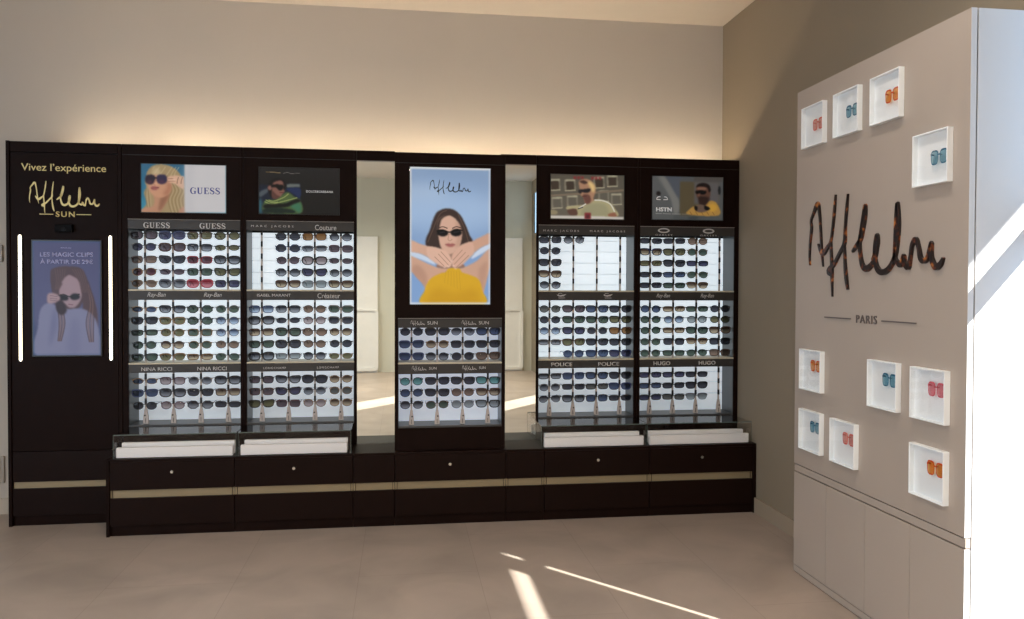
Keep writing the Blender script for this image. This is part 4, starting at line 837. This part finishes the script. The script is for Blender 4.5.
s_ = signature('lettering', TORT, D, -3.641, -2.672, 1.416, 1.889, 2.000, plane='X', depth=.010, wk=1.45); s_['label'] = 'raised tortoiseshell signature lettering'
text_mesh('lettering', 'PARIS', CHAR, D, -3.240, -3.088, 1.302, 1.338, 2.000, plane='X', depth=.004, spacing=1.15)
for a_, b_ in ((3.284, 3.503), (2.831, 3.054)): bobj('lettering_rule', CHAR, D, (1.996, 2.0, a_, b_, 1.3155, 1.3205), bev=0)
EC = {'o': ('orange', (214, 84, 40), (240, 180, 110)), 'c': ('coral', (220, 104, 92), (238, 180, 170)), 'b': ('teal blue', (52, 110, 138), (160, 200, 214)), 'p': ('pink', (210, 90, 104), (240, 170, 176))}
ECM = {k: (mat('acetate_' + v[0].replace(' ', '_'), v[1], .2), glassmat('lens_' + v[0].replace(' ', '_') + '_clear', v[2], .5)) for k, v in EC.items()}
BX = ((3.5, 2.147, 'c', 'leftmost box of the upper row'), (3.212, 2.147, 'b', 'middle box of the upper row of three'), (2.923, 2.145, 'o', 'highest right box above the signature'), (2.635, 1.847, 'b', 'lone box right of the signature, below the upper row'),
      (3.5, .953, 'o', 'leftmost box just below the PARIS lettering'), (3.5, .655, 'b', 'bottom left box over the first door'), (3.212, .653, 'c', 'box over the second door'), (2.920, .952, 'b', 'middle box of the row under PARIS'),
      (2.634, .950, 'p', 'rightmost box of the row under PARIS'), (2.634, .652, 'o', 'lowest right box over the last door'))
for y0, z0, cc, lab in BX:
    y1 = y0 + .2; z1 = z0 + .2; d0 = 1.975; t = .005
    r = tag(empty('display_box', (2.0, y0 + .1, z0)), 'white shallow display box, ' + lab, 'display box', 'white display boxes on the wall unit')
    bobj('rim', WHITEA, r, (d0, 1.9995, y0, y0 + t, z0, z1), (d0, 1.9995, y1 - t, y1, z0, z1), (d0, 1.9995, y0 + t, y1 - t, z0, z0 + t), (d0, 1.9995, y0 + t, y1 - t, z1 - t, z1), bev=.0007)
    bobj('back_panel', WHITEA, r, (1.996, 1.9995, y0 + t, y1 - t, z0 + t, z1 - t), bev=0)
    bobj('clear_front', GLASS, r, (d0 + .002, d0 + .0035, y0 + t, y1 - t, z0 + t, z1 - t), bev=0)
    gz = z0 + (.098 if z0 > 1.7 else .125) + .007; bobj('peg', CHROME, r, (1.987, 1.996, y0 + .054, y0 + .058, gz, gz + .004), bev=0)
    place_glasses(('S', 'K', 'k'), (1.984, y0 + .056, z0 + (.098 if z0 > 1.7 else .125)), '%s eyeglasses inside the %s' % (EC[cc][0], lab), 'coloured eyeglasses in the display boxes', rz=-math.pi / 2, scale=.66, name='eyeglasses', matsov=ECM[cc], sz=1.05, sy=.12)
# sockets at the far left of the back wall
for z0, z1, lab in ((1.610, 1.715, 'small grey wall plate at head height left of the screen cabinet'), (.20, .37, 'grey socket plate low on the wall left of the screen cabinet')):
    w_ = tag(empty('wall_socket', (-2.55, 5.40, z0)), lab, 'socket')
    bobj('plate', mat('plate_grey', (178, 168, 156), .4), w_, (-2.62, -2.505, 5.385, 5.3995, z0, z1), bev=.004); bobj('rocker', mat('rocker_grey', (196, 188, 178), .4), w_, (-2.60, -2.525, 5.381, 5.386, z0 + .02, z1 - .02), bev=.002)
# ------------------------------------------------------------------ ceiling lights added out of view for warm fill
def area(name, loc, rot, sx, sy, power, col, spread=180):
    l = bpy.data.lights.new(name, 'AREA'); l.shape = 'RECTANGLE'; l.size = sx; l.size_y = sy; l.energy = power; l.color = col; l.spread = math.radians(spread)
    o = bpy.data.objects.new(name, l); o.location = loc; o.rotation_euler = rot; link(o); return o
for i, (x, y) in enumerate(((-2.2, 2.4), (-.4, 2.4), (1.3, 2.4), (-2.2, -1.0), (-.4, -1.0), (1.3, -1.0))):
    c_ = tag(empty('ceiling_fill_light', (x, y, H)), 'round ceiling light added out of view for fill', 'lamp', 'ceiling lights added out of view')
    bm = bmesh.new(); cyl(bm, (0, 0, -.001), (0, 0, -.012), .095, .09, n=32); obj('trim_ring', bm, WHITEP, c_)
    bm = bmesh.new(); cyl(bm, (0, 0, -.0125), (0, 0, -.0145), .075, n=32); obj('diffuser', bm, LAMP, c_)
    area('ceiling_fill_source', (x, y, H - .02), (0, 0, 0), .15, .15, (12 if y > 1 else 62), (1, .91, .81), 150)  # front row added stronger, to brighten the end shown in the mirrors
# daylight through the wide window in the left wall
area('window_daylight', (XL + .02, .0, 1.55), (0, -math.pi / 2, 0), 2.4, 4.2, 76, (.92, .96, 1.0))
sun = bpy.data.lights.new('sun', 'SUN'); sun.energy = 20; sun.angle = math.radians(.5); sun.color = (1, .97, .92)
so = bpy.data.objects.new('sun', sun); link(so); so.rotation_euler = Vector((-.647, .763, -.686)).to_track_quat('-Z', 'Y').to_euler(); so.location = (6, -4, 6)
w = bpy.data.worlds.new('World'); scn.world = w; w.use_nodes = True
bg = w.node_tree.nodes['Background']; bg.inputs['Color'].default_value = (.50, .71, 1.0, 1); bg.inputs['Strength'].default_value = 2.2
# ------------------------------------------------------------------ camera
f, yaw, pit, rol, cx, cy = 786.34, 7.9169, 1.0467, .1754, 510.54, 302.76
cam = bpy.data.cameras.new('camera'); co = bpy.data.objects.new('camera', cam); link(co)
cam.sensor_fit = 'HORIZONTAL'; cam.sensor_width = 36; cam.lens = f * 36 / 1024; cam.clip_start = .05
cam.shift_x = (512 - cx) / 1024; cam.shift_y = -(309.5 - cy) / 1024
y_, p_, r_ = map(math.radians, (yaw, pit, rol))
F = Vector((math.sin(y_) * math.cos(p_), math.cos(y_) * math.cos(p_), -math.sin(p_))); R = Vector((math.cos(y_), -math.sin(y_), 0)); U = R.cross(F)
R2 = R * math.cos(r_) + U * math.sin(r_); U2 = U * math.cos(r_) - R * math.sin(r_)
co.matrix_world = Matrix(((R2.x, U2.x, -F.x, 0), (R2.y, U2.y, -F.y, 0), (R2.z, U2.z, -F.z, 1.45), (0, 0, 0, 1)))
scn.camera = co
scn.view_settings.view_transform = 'Standard'; scn.view_settings.look = 'None'; scn.view_settings.gamma = 1; scn.view_settings.exposure = 0.0
scn.view_settings.use_curve_mapping = False
scn.cycles.use_denoising = True; scn.cycles.max_bounces = 8; scn.cycles.transparent_max_bounces = 16; scn.cycles.caustics_reflective = False; scn.cycles.caustics_refractive = False
